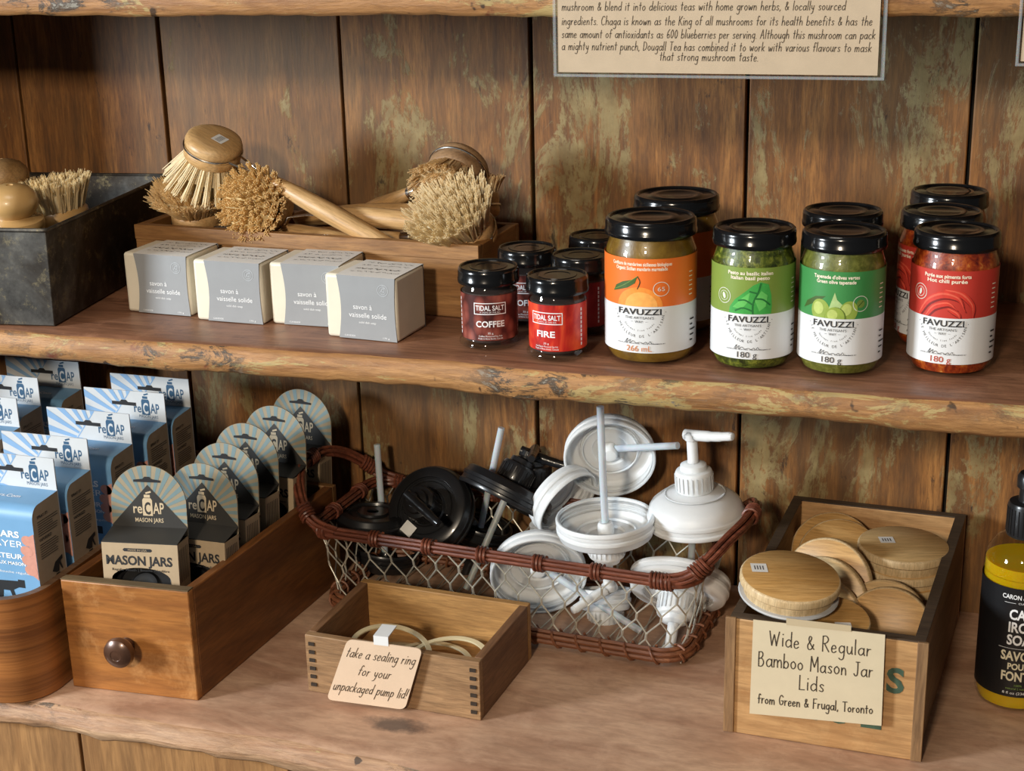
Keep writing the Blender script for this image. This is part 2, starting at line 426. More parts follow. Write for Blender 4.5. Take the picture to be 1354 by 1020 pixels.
S = lambda *a: list(a)
HAND = {
 'a': (.8, [S((.75,.8),(.45,1),(.1,.7),(.08,.25),(.35,0),(.7,.35),(.75,.9)), S((.76,1),(.74,.3),(.85,0))]),
 'b': (.75, [S((.08,2),(.06,1),(.06,0)), S((.06,.6),(.35,1),(.7,.7),(.65,.2),(.35,0),(.06,.2))]),
 'c': (.65, [S((.62,.85),(.4,1),(.1,.7),(.08,.3),(.3,0),(.62,.15))]),
 'd': (.8, [S((.72,.75),(.45,1),(.1,.7),(.08,.25),(.35,0),(.7,.3)), S((.75,2),(.73,1),(.76,0))]),
 'e': (.7, [S((.1,.5),(.6,.6),(.55,.92),(.3,1),(.08,.6),(.15,.1),(.4,0),(.66,.2))]),
 'f': (.6, [S((.65,1.8),(.45,2),(.28,1.7),(.26,.8),(.24,0)), S((.02,1),(.3,1.02),(.58,1.05))]),
 'g': (.75, [S((.7,.8),(.4,1),(.1,.7),(.1,.3),(.35,.05),(.66,.35)), S((.7,1),(.7,.2),(.62,-.6),(.35,-.85),(.08,-.65))]),
 'h': (.75, [S((.1,2),(.08,1),(.06,0)), S((.06,.5),(.3,.95),(.55,.95),(.66,.6),(.68,0))]),
 'i': (.2, [S((.1,1),(.09,.5),(.1,0)), S((.1,1.45),(.13,1.52))]),
 'j': (.4, [S((.32,1),(.32,0),(.25,-.6),(.02,-.7)), S((.32,1.45),(.35,1.5))]),
 'k': (.7, [S((.08,2),(.07,1),(.06,0)), S((.62,1),(.3,.6),(.1,.45)), S((.2,.5),(.4,.3),(.66,0))]),
 'l': (.2, [S((.1,2),(.09,1),(.1,0))]),
 'm': (1.15, [S((.06,1),(.06,.5),(.06,0)), S((.06,.55),(.25,.95),(.45,.95),(.54,.6),(.55,0)), S((.55,.55),(.75,.95),(.95,.95),(1.06,.6),(1.08,0))]),
 'n': (.72, [S((.06,1),(.07,.5),(.06,0)), S((.06,.5),(.28,.95),(.52,.95),(.64,.6),(.66,0))]),
 'o': (.75, [S((.4,1),(.1,.75),(.08,.3),(.35,0),(.66,.25),(.68,.7),(.4,1))]),
 'p': (.75, [S((.08,1),(.07,0),(.06,-.9)), S((.07,.6),(.35,1),(.68,.75),(.62,.2),(.35,.02),(.08,.2))]),
 'r': (.55, [S((.08,1),(.08,.5),(.06,0)), S((.08,.55),(.25,.9),(.5,.95))]),
 's': (.6, [S((.55,.85),(.35,1),(.12,.8),(.3,.55),(.52,.3),(.4,.02),(.06,.12))]),
 't': (.6, [S((.3,1.75),(.28,.8),(.3,0)), S((.02,1.1),(.3,1.12),(.58,1.14))]),
 'u': (.75, [S((.08,1),(.08,.4),(.25,.02),(.5,.1),(.66,.5)), S((.68,1),(.67,.4),(.74,0))]),
 'v': (.65, [S((.04,1),(.18,.5),(.32,0),(.46,.5),(.6,1))]),
 'w': (1., [S((.04,1),(.14,.4),(.26,0),(.4,.4),(.5,.8),(.6,.4),(.72,0),(.86,.5),(.96,1))]),
 'x': (.65, [S((.04,1),(.32,.5),(.62,0)), S((.6,1),(.3,.5),(.02,0))]),
 'y': (.7, [S((.06,1),(.12,.5),(.35,.2),(.6,.5)), S((.64,1),(.58,.2),(.45,-.6),(.1,-.8))]),
 'z': (.65, [S((.06,.98),(.3,1),(.58,.98),(.3,.5),(.04,.02),(.3,0),(.62,.02))]),
 'A': (1., [S((.04,0),(.28,1),(.52,2)), S((.52,2),(.74,1),(.94,0)), S((.2,.75),(.5,.78),(.8,.8))]),
 'B': (.9, [S((.1,1.95),(.08,1),(.1,0)), S((.1,1.9),(.5,1.95),(.66,1.55),(.4,1.1),(.12,1.05)), S((.12,1.05),(.55,1.05),(.8,.55),(.55,.05),(.1,.02))]),
 'C': (.95, [S((.88,1.7),(.6,2),(.25,1.7),(.08,1),(.2,.25),(.55,0),(.9,.25))]),
 'D': (.95, [S((.1,1.95),(.09,1),(.1,0)), S((.1,1.95),(.6,1.8),(.88,1.1),(.65,.25),(.1,.02))]),
 'F': (.8, [S((.1,1.95),(.09,1),(.08,0)), S((.08,1.95),(.4,1.97),(.75,1.98)), S((.1,1.1),(.35,1.12),(.6,1.12))]),
 'G': (1., [S((.88,1.65),(.55,2),(.2,1.6),(.08,.9),(.3,.1),(.7,.1),(.88,.5),(.88,.85)), S((.5,.85),(.7,.86),(.95,.85))]),
 'J': (.75, [S((.55,1.95),(.56,1),(.5,.2),(.25,0),(.04,.3)), S((.3,1.95),(.55,1.97),(.8,1.97))]),
 'K': (.9, [S((.1,1.95),(.1,1),(.08,0)), S((.8,1.95),(.45,1.3),(.14,.9)), S((.3,1.05),(.55,.5),(.86,0))]),
 'L': (.75, [S((.1,1.95),(.09,1),(.09,.02)), S((.09,.02),(.4,.02),(.72,.04))]),
 'M': (1.15, [S((.06,0),(.1,1),(.14,1.95)), S((.14,1.95),(.35,1.2),(.56,.6)), S((.56,.6),(.75,1.2),(.98,1.95)), S((.98,1.95),(1.02,1),(1.06,0))]),
 'R': (.9, [S((.1,1.95),(.09,1),(.08,0)), S((.1,1.9),(.5,1.97),(.74,1.55),(.5,1.1),(.12,1)), S((.3,1),(.55,.5),(.84,0))]),
 'T': (.9, [S((.45,1.95),(.45,1),(.44,0)), S((.02,1.93),(.45,1.95),(.88,1.97))]),
 'W': (1.4, [S((.04,1.95),(.2,.9),(.36,0)), S((.36,0),(.5,.8),(.66,1.5)), S((.66,1.5),(.85,.7),(.98,0)), S((.98,0),(1.15,1),(1.34,1.95))]),
 '&': (.95, [S((.9,.1),(.5,.7),(.25,1.3),(.35,1.75),(.58,1.6),(.45,1.15),(.12,.6),(.2,.08),(.5,.05),(.75,.4),(.85,.75))]),
 '6': (.75, [S((.6,1.9),(.25,1.4),(.08,.6),(.25,.05),(.6,.15),(.64,.6),(.4,.9),(.12,.55))]),
 '0': (.8, [S((.4,1.9),(.1,1.4),(.1,.5),(.38,0),(.68,.5),(.68,1.4),(.4,1.9))]),
 '.': (.15, [S((.06,.02),(.1,.06))]), ',': (.18, [S((.12,.1),(.04,-.25))]),
 '!': (.25, [S((.16,1.95),(.12,1.2),(.1,.55)), S((.08,.05),(.1,.1))]),
}

# ------------------------------------------------------------------ scene tree helpers
def tag(o, label, cat, group=None, kind=None):
    o['label'] = label; o['category'] = cat
    if group: o['group'] = group
    if kind: o['kind'] = kind
    return o
def thing(name, label, cat, loc=(0, 0, 0), rotz=0, group=None, M=None):
    o = bpy.data.objects.new(name, None); COL.objects.link(o); o.empty_display_size = .02
    if M is not None: o.matrix_world = M
    else: o.location = loc; o.rotation_euler = (0, 0, rotz)
    return tag(o, label, cat, group)
def dup(root, label, loc=None, rotz=None, M=None):
    r = root.copy(); COL.objects.link(r); r['label'] = label
    if M is not None: r.matrix_world = M
    else:
        if loc is not None: r.location = loc
        if rotz is not None: r.rotation_euler = (0, 0, rotz)
    for ch in list(root.children):
        c = ch.copy(); COL.objects.link(c); c.parent = r
        for g in list(ch.children):
            d = g.copy(); COL.objects.link(d); d.parent = c
    return r
def frame(zaxis, loc=(0, 0, 0), xhint=(1, 0, 0)):
    z = Vector(zaxis).normalized(); x = Vector(xhint); x = (x-z*x.dot(z)).normalized(); y = z.cross(x)
    M = Matrix((x, y, z)).transposed().to_4x4(); M.translation = Vector(loc)
    return M

# ================================================================== SETTING
L = -.304            # counter top
WY = .072            # back wall
YS = -.2207          # shelf fronts
def build_wall():
    seams = [-1.1, -.602, -.431, -.2335, -.0405, .162, .355, .56, .78, 1.0]
    tints = [(.2, .75), (.1, .8), (.55, .85), (.75, .9), (.8, 1.), (.95, 1.), (.95, .9), (.8, .9), (.6, .9)]
    mb = MB(); cols = []
    for i, (a, b) in enumerate(zip(seams, seams[1:])):
        d = random.uniform(0, .0025)
        mb.box((a+.0016, WY+d, -.62), (b-.0016, WY+.02, .62)); cols += [tints[i]]*6
    mb.box((-1.1, WY+.014, -.62), (1.0, WY+.03, .62), 1); cols += [(0, .2)]*6
    o = mb.build('wall_back', [wall_mat(), pmat('dark gap', (.01, .008, .006), .9)], bevel=.0012)
    a = o.data.attributes.new('tint', 'FLOAT_COLOR', 'FACE')
    for i, c in enumerate(cols): a.data[i].color = (c[0], c[1], 0, 1)
    o['kind'] = 'structure'
    return o
build_wall()
o = MB().box((-.72, -.205, -.62), (-.70, WY-.001, .62)).build('wall_left_light_blocker', wood('light blocker boards', srgb('#5c3516'), srgb('#8f5825'), 'z', .6, .6), bevel=.001); o['kind'] = 'structure'  # unseen side panel, added to keep the window light off the left rear

def plank(name, x0, x1, y_front, y_back, z_top, th, mats, seed, wob=.004, rnd=.006):
    """a shelf board with an uneven, worn and rounded front edge; slot 0 top, slot 1 front"""
    rr = random.Random(seed); n = 150
    ph = [rr.uniform(0, 6) for _ in range(6)]
    def wv(x, k):
        return (math.sin(x*9+ph[k])*.5+math.sin(x*23+ph[k+1])*.3+math.sin(x*61+ph[k+2])*.2)
    prof0 = [(y_back, 0, 0), (y_front+.05, 0, 0), (y_front+rnd*2.2, 0, 0), (y_front+rnd*.9, -rnd*.25, 0), (y_front+rnd*.25, -rnd*.9, 1), (y_front, -rnd*1.9, 1),
             (y_front, -th*.62, 1), (y_front+.001, -th+.003, 1), (y_front+.004, -th, 1), (y_back, -th, 1)]
    V = []; Fc = []; Ms = []; k = len(prof0)
    for i in range(n+1):
        x = x0+(x1-x0)*i/n
        f = wv(x, 0)*wob; zt = wv(x*1.3, 1)*wob*.35; zb = wv(x*1.7, 3)*wob*.5; j = rr.uniform(-1, 1)*.0006
        for q, (y, z, mt) in enumerate(prof0):
            fr = 1 if 2 <= q <= 8 else 0
            V.append((x, y+(f+j)*fr, z_top+z+(zt if 2 < q < 6 else 0)+(zb+j if q in (7, 8) else 0)))
    for i in range(n):
        for q in range(k-1):
            a = i*k+q; Fc.append((a, a+1, a+1+k, a+k)); Ms.append(1 if prof0[q+1][2] else 0)
        Fc.append((i*k+k-1, i*k, (i+1)*k, (i+1)*k+k-1)); Ms.append(0)
    Fc.append(tuple(range(k))[::-1]); Ms.append(0); Fc.append(tuple(range(n*k, n*k+k))); Ms.append(0)
    mb = MB(); mb.v = V; mb.f = Fc; mb.m = Ms
    return mb.build(name, mats, sharp=60)

shelf_top_m = wood('shelf board top', srgb('#684430'), srgb('#9c6f54'), 'x', .55, .42, srgb('#3a2318'), .6, 0, .3, srgb('#a87a5c'), .4)
edge_m = edge_mat('worn shelf edge', srgb('#8f5f34'), srgb('#c4935c'), .585)
o = plank('shelf', -1.08, .98, YS, WY, 0, .0245, [shelf_top_m, edge_m], 3)
tag(o, 'thick weathered wooden shelf carrying the soap bars, brushes and food jars', 'shelf')
o = plank('shelf', -1.08, .98, YS, WY, .2955, .0275, [shelf_top_m, edge_m], 11, wob=.002)
tag(o, 'worn wooden shelf cut off by the top of the photo, above the brown boards', 'shelf')

ct = thing('counter', 'reddish-brown wooden counter under the drawers, basket and crate, with a plank front', 'counter', (0, 0, 0))
ctop = wood('counter top wood', srgb('#a37a60'), srgb('#cda88a'), 'x', .42, .46, srgb('#7a5846'), .5, 0, .12, srgb('#d2ae92'), .3, st=.3, grain=.4, knot=((-.060, -.268), (.034, .013)))
cedge = edge_mat('rounded counter edge', srgb('#9a6c48'), srgb('#cba682'), .64)
o = plank('top', -1.08, .98, -.327, WY, L, .024, [ctop, cedge], 5, wob=.007, rnd=.0095); o.parent = ct
mb = MB()
for i, (a, b) in enumerate(((-1.0, -.62), (-.617, -.352), (-.349, -.148), (-.145, .02), (.023, .25), (.253, .5), (.503, .9))):
    mb.box((a, -.300, L-.5), (b, -.285, L-.024))
mb.build('front_panel', wood('counter front boards', srgb('#8d6238'), srgb('#b98a56'), 'z', .6, .6, srgb('#5d4026'), .5), ct, bevel=.001)

# ================================================================== MIDDLE SHELF
tin_m = (lambda: None)
def tin_mat():
    mt, nt, N, L_, p = _new('tarnished tin')
    iso = mapping(nt, (1, 1, 1)); n = noise(nt, iso, 26, 7, .72); n2 = noise(nt, iso, 9, 5, .65, .5)
    c = ramp(nt, n, [(.3, srgb('#2c2a28')), (.55, srgb('#5c5954')), (.75, srgb('#8a867c'))])
    c = mixc(nt, ramp(nt, n2, [(.44, 0.), (.56, .85)]), c, srgb('#2e251c'))
    c = mixc(nt, ramp(nt, noise(nt, mapping(nt, (1, 1, 1), loc=(2, 1, 4)), 60, 9, .8), [(.54, 0.), (.64, .5)]), c, srgb('#a0916c'))
    L_.new(c, p.inputs['Base Color']); p.inputs['Metallic'].default_value = .65
    L_.new(ramp(nt, n, [(.2, .62), (.8, .42)]), p.inputs['Roughness']); bump(nt, p, n, .2, .001)
    return mt
tinm = tin_mat()
tn = thing('loaf_tin', 'deep tarnished dark metal tin holding round wooden pot brushes', 'tin', (-.391, -.206, .0008), math.radians(7.5))
W_, D_, H_ = .215, .265, .0865
mb = MB()
def tin_ring(i, z): return [(-W_+i, i, z), (-i, i, z), (-i, D_-i, z), (-W_+i, D_-i, z)]
R0, R1 = tin_ring(.004, 0), tin_ring(0, H_); R2, R3 = tin_ring(.0018, H_), tin_ring(.0055, .0015)
V = R0+R1+R2+R3
mb.add(V, [(3, 2, 1, 0)]+[(i, (i+1) % 4, 4+(i+1) % 4, 4+i) for i in range(4)]+[(4+i, 4+(i+1) % 4, 8+(i+1) % 4, 8+i) for i in range(4)]+[(8+i, 8+(i+1) % 4, 12+(i+1) % 4, 12+i) for i in range(4)]+[(12, 13, 14, 15)])
mb.build('body', tinm, tn, bevel=.0012)
mb = MB(); c_ = []
for (x, y), (a0) in zip(((-.004, .004), (-.004, D_-.004), (-W_+.004, D_-.004), (-W_+.004, .004)), (-90, 0, 90, 180)):
    for k in range(5):
        a = math.radians(a0+90*k/4); c_.append((x+.005*math.cos(a), y+.005*math.sin(a), H_))
mb.tube(c_, .0019, 8, closed=True)
mb.build('rim', tinm, tn)

brush_wood = wood('pale brush wood', srgb('#c2965e'), srgb('#dcb683'), 'x', 1.4, .42, None, 0, .15, .06)
brush_wood2 = wood('greyed brush wood', srgb('#8d6c4c'), srgb('#b08d68'), 'x', 1.4, .5, None, 0, 0, .06)
steel = pmat('brush steel', (.72, .70, .66), .22, 1, .05)
def bristle_mat(name, col):
    mt, nt, N, L_, p = _new(name); N.remove(p)
    d = N.new('ShaderNodeBsdfDiffuse'); t = N.new('ShaderNodeBsdfTranslucent'); mx = N.new('ShaderNodeMixShader'); mx.inputs[0].default_value = .42
    c = ramp(nt, noise(nt, mapping(nt, (1, 1, 1)), 260, 3), [(.3, tuple(x*.9 for x in col)), (.7, col)])
    L_.new(c, d.inputs[0]); L_.new(c, t.inputs[0]); L_.new(d.outputs[0], mx.inputs[1]); L_.new(t.outputs[0], mx.inputs[2]); L_.new(mx.outputs[0], N['Material Output'].inputs[0])
    return mt
b_pale = bristle_mat('cream bristle', srgb('#fff0cc'))
b_tan = bristle_mat('tan bristle', srgb('#fae2b4'))
b_brown = bristle_mat('golden bristle', srgb('#fbe0a8'))

def bristle_mesh(R, length, spread, mat, strands=20, rings=4, fuzz=.0012, seed=1, thin=.00033, base=0., dome=.0, hollow=0, core=.60):
    """tufts in rings, growing along +z from a disc of radius R, fanning out"""
    rr = random.Random(seed); mb = MB(); tufts = []
    for q in range(hollow, rings):
        r = R*(q+.35)/rings*1.05; n = max(1, int(2*PI*r/(R*.24)))
        for i in range(n):
            a = 2*PI*(i+rr.uniform(-.12, .12))/n+q*.4; tufts.append((r*math.cos(a), r*math.sin(a)))
    for tx, ty in tufts:
        f = math.hypot(tx, ty)/R
        lean = spread*(.35+.65*f)+rr.uniform(-.03, .03); ln = length*(1-dome*f*f)*rr.uniform(.94, 1.05)
        a = math.atan2(ty, tx); d = Vector((math.cos(a)*math.sin(lean*f), math.sin(a)*math.sin(lean*f), math.cos(lean*f)))
        for _ in range(strands):
            o1 = Vector((tx+rr.gauss(0, .0011), ty+rr.gauss(0, .0011), base))
            e = Vector((rr.gauss(0, 1), rr.gauss(0, 1), rr.gauss(0, .7)))*fuzz
            mid = o1+d*ln*.55+e*.25; tip = o1+d*ln*rr.uniform(.9, 1.04)+e
            mb.tube([o1, mid, tip], [thin*1.1, thin, thin*.7], 3, 0)
    if core:
        q = []
        for k in range(7):
            f = k/6; a = spread*.72*(1-f); q.append(((R*.86*(1-f)+length*core*math.sin(a))*(1 if f < 1 else 0), base+length*core*math.cos(a)*(1-dome*.2)))
        mb.lathe([(0, base), (R*.86, base)]+q[:-1]+[(0, base+length*core)], 32)
    return mb

def dish_brush(label, head, bdir, hdir, wood_m, br_m, R=.0265, blen=.030, spread=.55, handle=.135, seed=1, fuzz=.0012, thin=.00055, strands=34, T=.023, sticker=False, gap=.05, rings=4, core=.60, dome=0.):
    """head: centre of the wooden disc; bdir: way the bristles point; hdir: way the handle points"""
    b = Vector(bdir).normalized(); h = Vector(hdir); h = (h-b*h.dot(b)).normalized()
    M = frame(-b, head, h)          # local -z = bristles, +x = handle
    t = thing('dish_brush', label, 'brush', M=M, group='dish brushes in the wooden tray')
    mb = MB()
    mb.lathe([(0, -T/2), (R*.93, -T/2), (R*.985, -T/2+.002), (R, -.003), (R*.965, -.0012), (R*.965, .0008), (R, .0025), (R, T/2-.006), (R*.95, T/2-.0025), (R*.84, T/2-.0006), (R*.6, T/2+.0004), (0, T/2+.0006)], 40)
    hd = mb.build('head', wood_m, t)
    if sticker:
        sb = MB(); pr = Print(sb, lambda u, v, l: Vector((v, -u, T/2+.0007+.0001*l)))
        pr.rect(-.006, .0, .006, .012, 0, 1)
        for k in range(6): pr.rect(-.0045+k*.0016, .003, -.0038+k*.0016, .009, 1, 2)
        sb.build('price_sticker', [pmat('sticker paper', (.80, .80, .78), .6), pmat('sticker print', (.12, .12, .13), .7)], hd)['label'] = 'white printed price sticker'
    flip = Matrix.Rotation(PI, 4, 'X')
    bm_ = bristle_mesh(R*.92, blen, spread, br_m, strands, rings, fuzz, seed, thin, core=core, dome=dome)
    bm_.v = [tuple(flip @ Vector(v)-Vector((0, 0, T/2-.001))) for v in bm_.v]
    bm_.build('bristles', br_m, t)
    mb = MB(); r = .0011
    ring = [((R+.0002)*math.cos(a), (R+.0002)*math.sin(a), 0) for a in [.32+(2*PI-.64)*i/40 for i in range(41)]]
    mb.tube([(R+gap*.9, .0022, 0), (R+gap*.35, .0045, 0)]+ring+[(R+gap*.35, -.0045, 0), (R+gap*.9, -.0022, 0)], r, 8)
    mb.build('wire_loop', steel, t)
    rot = Matrix.Rotation(PI/2, 4, 'Y'); x0 = R+gap*.62
    mb = MB(); mb.lathe([(0, 0), (.0052, 0), (.0056, .001), (.0060, .010), (.0056, .0102), (0, .0102)], 20, 0, Matrix.Translation((x0, 0, 0)) @ rot)
    mb.build('ferrule', steel, t)
    mb = MB(); h0 = x0+.0095
    mb.lathe([(0, 0), (.0054, 0), (.0062, .004), (.0082, .028), (.0093, handle*.42), (.0088, handle*.7), (.0074, handle*.93), (.0058, handle*.985), (.003, handle), (0, handle)], 24, 0, Matrix.Translation((h0, 0, 0)) @ rot)
    mb.build('handle', brush_wood, t)
    return t

# wooden tray behind the soap
def open_box(root, C4, h, t, mats, bottom=.006, top4=None, bevel=.0008, names=('front_panel', 'back_panel', 'side_panel', 'bottom_panel'), front_extra=0):
    """five boards from four footprint corners FL, FR, BR, BL (relative to root)"""
    P = [Vector((c[0], c[1], 0)) for c in C4]; T4 = [Vector((c[0], c[1], 0)) for c in (top4 or C4)]
    w = (P[1]-P[0]).length; d = (P[3]-P[0]).length
    def q(A, u, v): return A[0]*(1-u)*(1-v)+A[1]*u*(1-v)+A[2]*u*v+A[3]*(1-u)*v
    def slab(u0, u1, v0, v1, z0, z1):
        def lv(z):
            f = z/h; A = [a.lerp(b_, f) for a, b_ in zip(P, T4)]
            return [tuple(q(A, u, v)+Vector((0, 0, z))) for u, v in ((u0, v0), (u1, v0), (u1, v1), (u0, v1))]
        return lv(z0), lv(z1)
    tu, tv = t/w, t/d; res = {}
    m = mats if isinstance(mats, dict) else {'f': mats, 's': mats, 'b': mats, 'o': mats}
    g = .00005
    res['front'] = MB().hexa(*slab(0, 1, 0, tv, 0, h+front_extra)).build(names[0], m['f'], root, bevel=bevel)
    res['back'] = MB().hexa(*slab(0, 1, 1-tv, 1, 0, h)).build(names[1], m.get('k', m['f']), root, bevel=bevel)
    res['left'] = MB().hexa(*slab(0, tu, tv+g, 1-tv-g, 0, h)).build(names[2], m['s'], root, bevel=bevel)
    res['right'] = MB().hexa(*slab(1-tu, 1, tv+g, 1-tv-g, 0, h)).build(names[2], m['s'], root, bevel=bevel)
    res['bottom'] = MB().hexa(*slab(tu+g, 1-tu-g, tv+g, 1-tv-g, .0004, bottom)).build(names[3], m['b'], root)
    return res

tr = thing('wooden_tray', 'long narrow wooden tray of dish brushes behind the soap bars', 'tray', (-.386, -.0755, .0003))
tray_x = wood('tray wood long', srgb('#855a32'), srgb('#b08350'), 'x', .8, .5, srgb('#5c3618'), .6)
tray_y = wood('tray wood ends', srgb('#80522a'), srgb('#a97a42'), 'y', .8, .5, srgb('#5c3618'), .6)
bx = open_box(tr, ((0, 0), (.3475, -.0165), (.352, .082), (.0045, .1)), .0655, .009, {'f': tray_x, 's': tray_y, 'b': tray_x})
mb = MB(); a = Vector((0, -.0012, .052)); b = Vector((.3475, -.0177, .052))
mb.hexa([a, b, b+Vector((0, .0016, 0)), a+Vector((0, .0016, 0))], [p+Vector((0, 0, .0138)) for p in (a, b, b+Vector((0, .0016, 0)), a+Vector((0, .0016, 0)))])
mb.build('front_lip', tray_x, tr, bevel=.0006)

TB = lambda px, py, y: at(px, py, y=y)
dish_brush('dish brush lying bristles-down on top of the heap, with a price sticker on its head', TB(282, 195, -.052), (-.36, .26, -.90), (.93, -.14, -.33), brush_wood, b_pale, sticker=True, seed=1, fuzz=.0007, strands=34, blen=.034, spread=.72, handle=.148, rings=4, gap=.055, core=.5)
dish_brush('dish brush with its fluffy tan bristles turned up, under the stickered brush', TB(262, 290, -.040), (.06, -.32, .95), (.97, -.04, -.10), brush_wood, b_tan, seed=2, fuzz=.0026, blen=.029, spread=.85, R=.0245, handle=.105, strands=52, thin=.0005)
dish_brush('dish brush with its round golden bristles facing out over the front of the tray', TB(351, 272, -.046), (-.04, -.95, .30), (.98, .12, -.10), brush_wood, b_brown, seed=3, fuzz=.0011, strands=34, blen=.027, spread=.62, R=.0260, rings=6, dome=.2, core=.62, thin=.0007, handle=.12)
dish_brush('dish brush with a greyed wooden head rising highest at the right end of the tray', TB(606, 226, -.012), (-.10, -.80, -.50), (-.90, .30, -.46), brush_wood2, b_tan, seed=4, fuzz=.0016, blen=.026, spread=.55, R=.0275, handle=.11)
dish_brush('dish brush with thick pale bristles turned up at the right end of the tray', TB(617, 310, -.052), (-.22, -.60, .76), (-.97, .12, -.05), brush_wood, b_pale, seed=5, fuzz=.0013, strands=34, blen=.036, spread=.55, R=.0275, rings=6, handle=.10)
dish_brush('dish brush mostly buried behind the pale-bristled brush, handle pointing at the tall one', TB(632, 272, .002), (-.1, .2, .95), (-.985, -.02, -.06), brush_wood, b_tan, seed=6, fuzz=.0016, blen=.016, spread=.5, R=.020, handle=.125)

# pot brushes in the tin
def pot_brush(label, loc, up_dir, wood_m, br_m, blen, R=.030, seed=1, knob=True):
    M = frame(up_dir, loc)          # +z = knob
    t = thing('pot_brush', label, 'brush', M=M, group='round pot brushes in the metal tin')
    mb = MB()
    if knob: prof = [(0, -.006), (R*.9, -.006), (R*.98, -.003), (R, .002), (R*.97, .005), (R*.70, .0075), (R*.64, .009), (R*.75, .012), (R*.86, .017), (R*.88, .022), (R*.82, .028), (R*.64, .0335), (R*.36, .0365), (R*.12, .0372), (.002, .0355), (0, .0352)]
    else: prof = [(0, -.006), (R*.9, -.006), (R*.98, -.003), (R, .004), (R*.95, .010), (0, .012)]
    mb.lathe(prof, 40); mb.build('knob', wood_m, t)
    b_ = bristle_mesh(R*.95, blen, .5, br_m, 44, 4, .0012, seed, .0005)
    b_.v = [(v[0], -v[1], -v[2]-.005) for v in b_.v]
    b_.build('bristles', br_m, t)
    return t
soap_wood = pmat('smooth beech', srgb('#b9945f'), .35, 0, .08, 20, 0, .2)
pot_brush('pot brush with a smooth beech knob nearest the front rim of the tin', at(20, 297, y=-.150), (.05, -.1, 1), soap_wood, b_pale, .044, R=.0265, seed=11)
pot_brush('pot brush with a duller wooden knob, behind the smooth beech knob in the tin', at(6, 262, y=-.090), (-.05, .05, 1), wood('dull beech', srgb('#8f6d44'), srgb('#ab8658'), 'x', 1.5, .5), b_pale, .05, R=.029, seed=12)
pot_brush('pot brush lying with cream bristles up in the metal tin', at(74, 284, y=-.085), (.10, .08, -1), soap_wood, b_pale, .030, R=.031, seed=13, knob=True)

# soap bars
soap_m = pmat('cream soap', srgb('#ddd4c0'), .5, 0, .05, 30, 0, 0, .15)
sleeve_m = pmat('grey paper sleeve', srgb('#8e9092'), .6, 0, .03, 60)
white_top = pmat('white paper', srgb('#dcdad6'), .65, 0, .03, 60)
white_ink = pmat('white ink', (.82, .83, .84), .6, 0, .02)
grey_ink = pmat('dark grey ink', (.06, .055, .055), .6, 0, .02)
faint_ink = pmat('pale grey ink', srgb('#b4b9be'), .6, 0, .02)
def soap_bar(label, loc, rot):
    t = thing('soap_bar', label, 'soap', loc, rot, 'soap bars in grey paper sleeves')
    w_, d_, h_ = .068, .054, .0548
    mb = MB(); mb.box((.0006, .0006, .0001), (w_-.0006, d_, h_))
    o = mb.build('bar', soap_m, t, bevel=.0028, seg=3)
    mb = MB(); e = .0004; n = 10
    def cl(s): return .0125+.003*math.sin(PI*s)*1.0
    def cr(s): return w_-.0012-.0012*math.sin(PI*s)
    V = []; Fc = []; Ms = []
    rows = [(-e, .0006+(h_-.0006)*i/n, 0) for i in range(n+1)]+[(-e+(d_+2*e)*i/6, h_+e, 1) for i in range(1, 7)]+[(d_+e, h_*(1-i/4), 0) for i in range(1, 5)]
    for i, (y, z, mt) in enumerate(rows):
        s = min(1, i/n) if i <= n else 0
        V += [(cl(s), y, z), (cr(s), y, z)]
    for i in range(len(rows)-1): Fc.append((2*i, 2*i+1, 2*i+3, 2*i+2)); Ms.append(rows[i+1][2])
    mb.v = V; mb.f = Fc; mb.m = Ms
    pr = Print(mb, lambda u, v, l: Vector((.040+u, -e-.00012*l, v)))
    pr.text('savon à', -.004, .0265, .0042, 2, .0175)
    pr.text('vaisselle solide', .0005, .0195, .0042, 2, .035)
    pr.text('solid dish soap', 0, .0145, .0018, 2, .016)
    pr.text('CANDIDE', -.017, .0025, .0013, 2, .010); pr.text('170 g', .017, .0025, .0013, 2, .006)
    pr.ring(.0155, .044, .0048, .0004, 3); pr.ring(.0155, .044, .0032, .0003, 3)
    pr.stroke([(.0135, .0425), (.0155, .0455), (.0175, .046)], .0005, 3, smooth=3); pr.stroke([(.0145, .0435), (.017, .0430), (.0172, .0455)], .0004, 3, smooth=3)
    pt = Print(mb, lambda u, v, l: Vector((.040+u, v, h_+e+.00012*l)))
    rr = random.Random(4)
    for row, y in enumerate((.014, .024, .036, .045)):
        u = -.021
        while u < .019:
            ln = rr.uniform(.002, .006); pts = [(u+ln*k/4, y+rr.uniform(-.0017, .0017)) for k in range(5)]
            pt.stroke(pts, .0005 if row != 1 else .0009, 4, smooth=3); u += ln+rr.uniform(.0008, .003)
    mb.build('paper_sleeve', [sleeve_m, white_top, white_ink, faint_ink, grey_ink], t)
    return t
s0 = soap_bar('sleeved soap bar nearest the metal tin', (-.361, -.1405, .0001), math.radians(-2.5))
dup(s0, 'second sleeved soap bar from the metal tin', (-.2845, -.1515, .0001), math.radians(-1.5))
dup(s0, 'third sleeved soap bar from the metal tin, half covered by the bar set forward', (-.2128, -.1475, .0001), math.radians(1.0))
dup(s0, 'sleeved soap bar set forward of the other three, nearest the salt jars', (-.1485, -.1725, .0001), math.radians(-4.5))

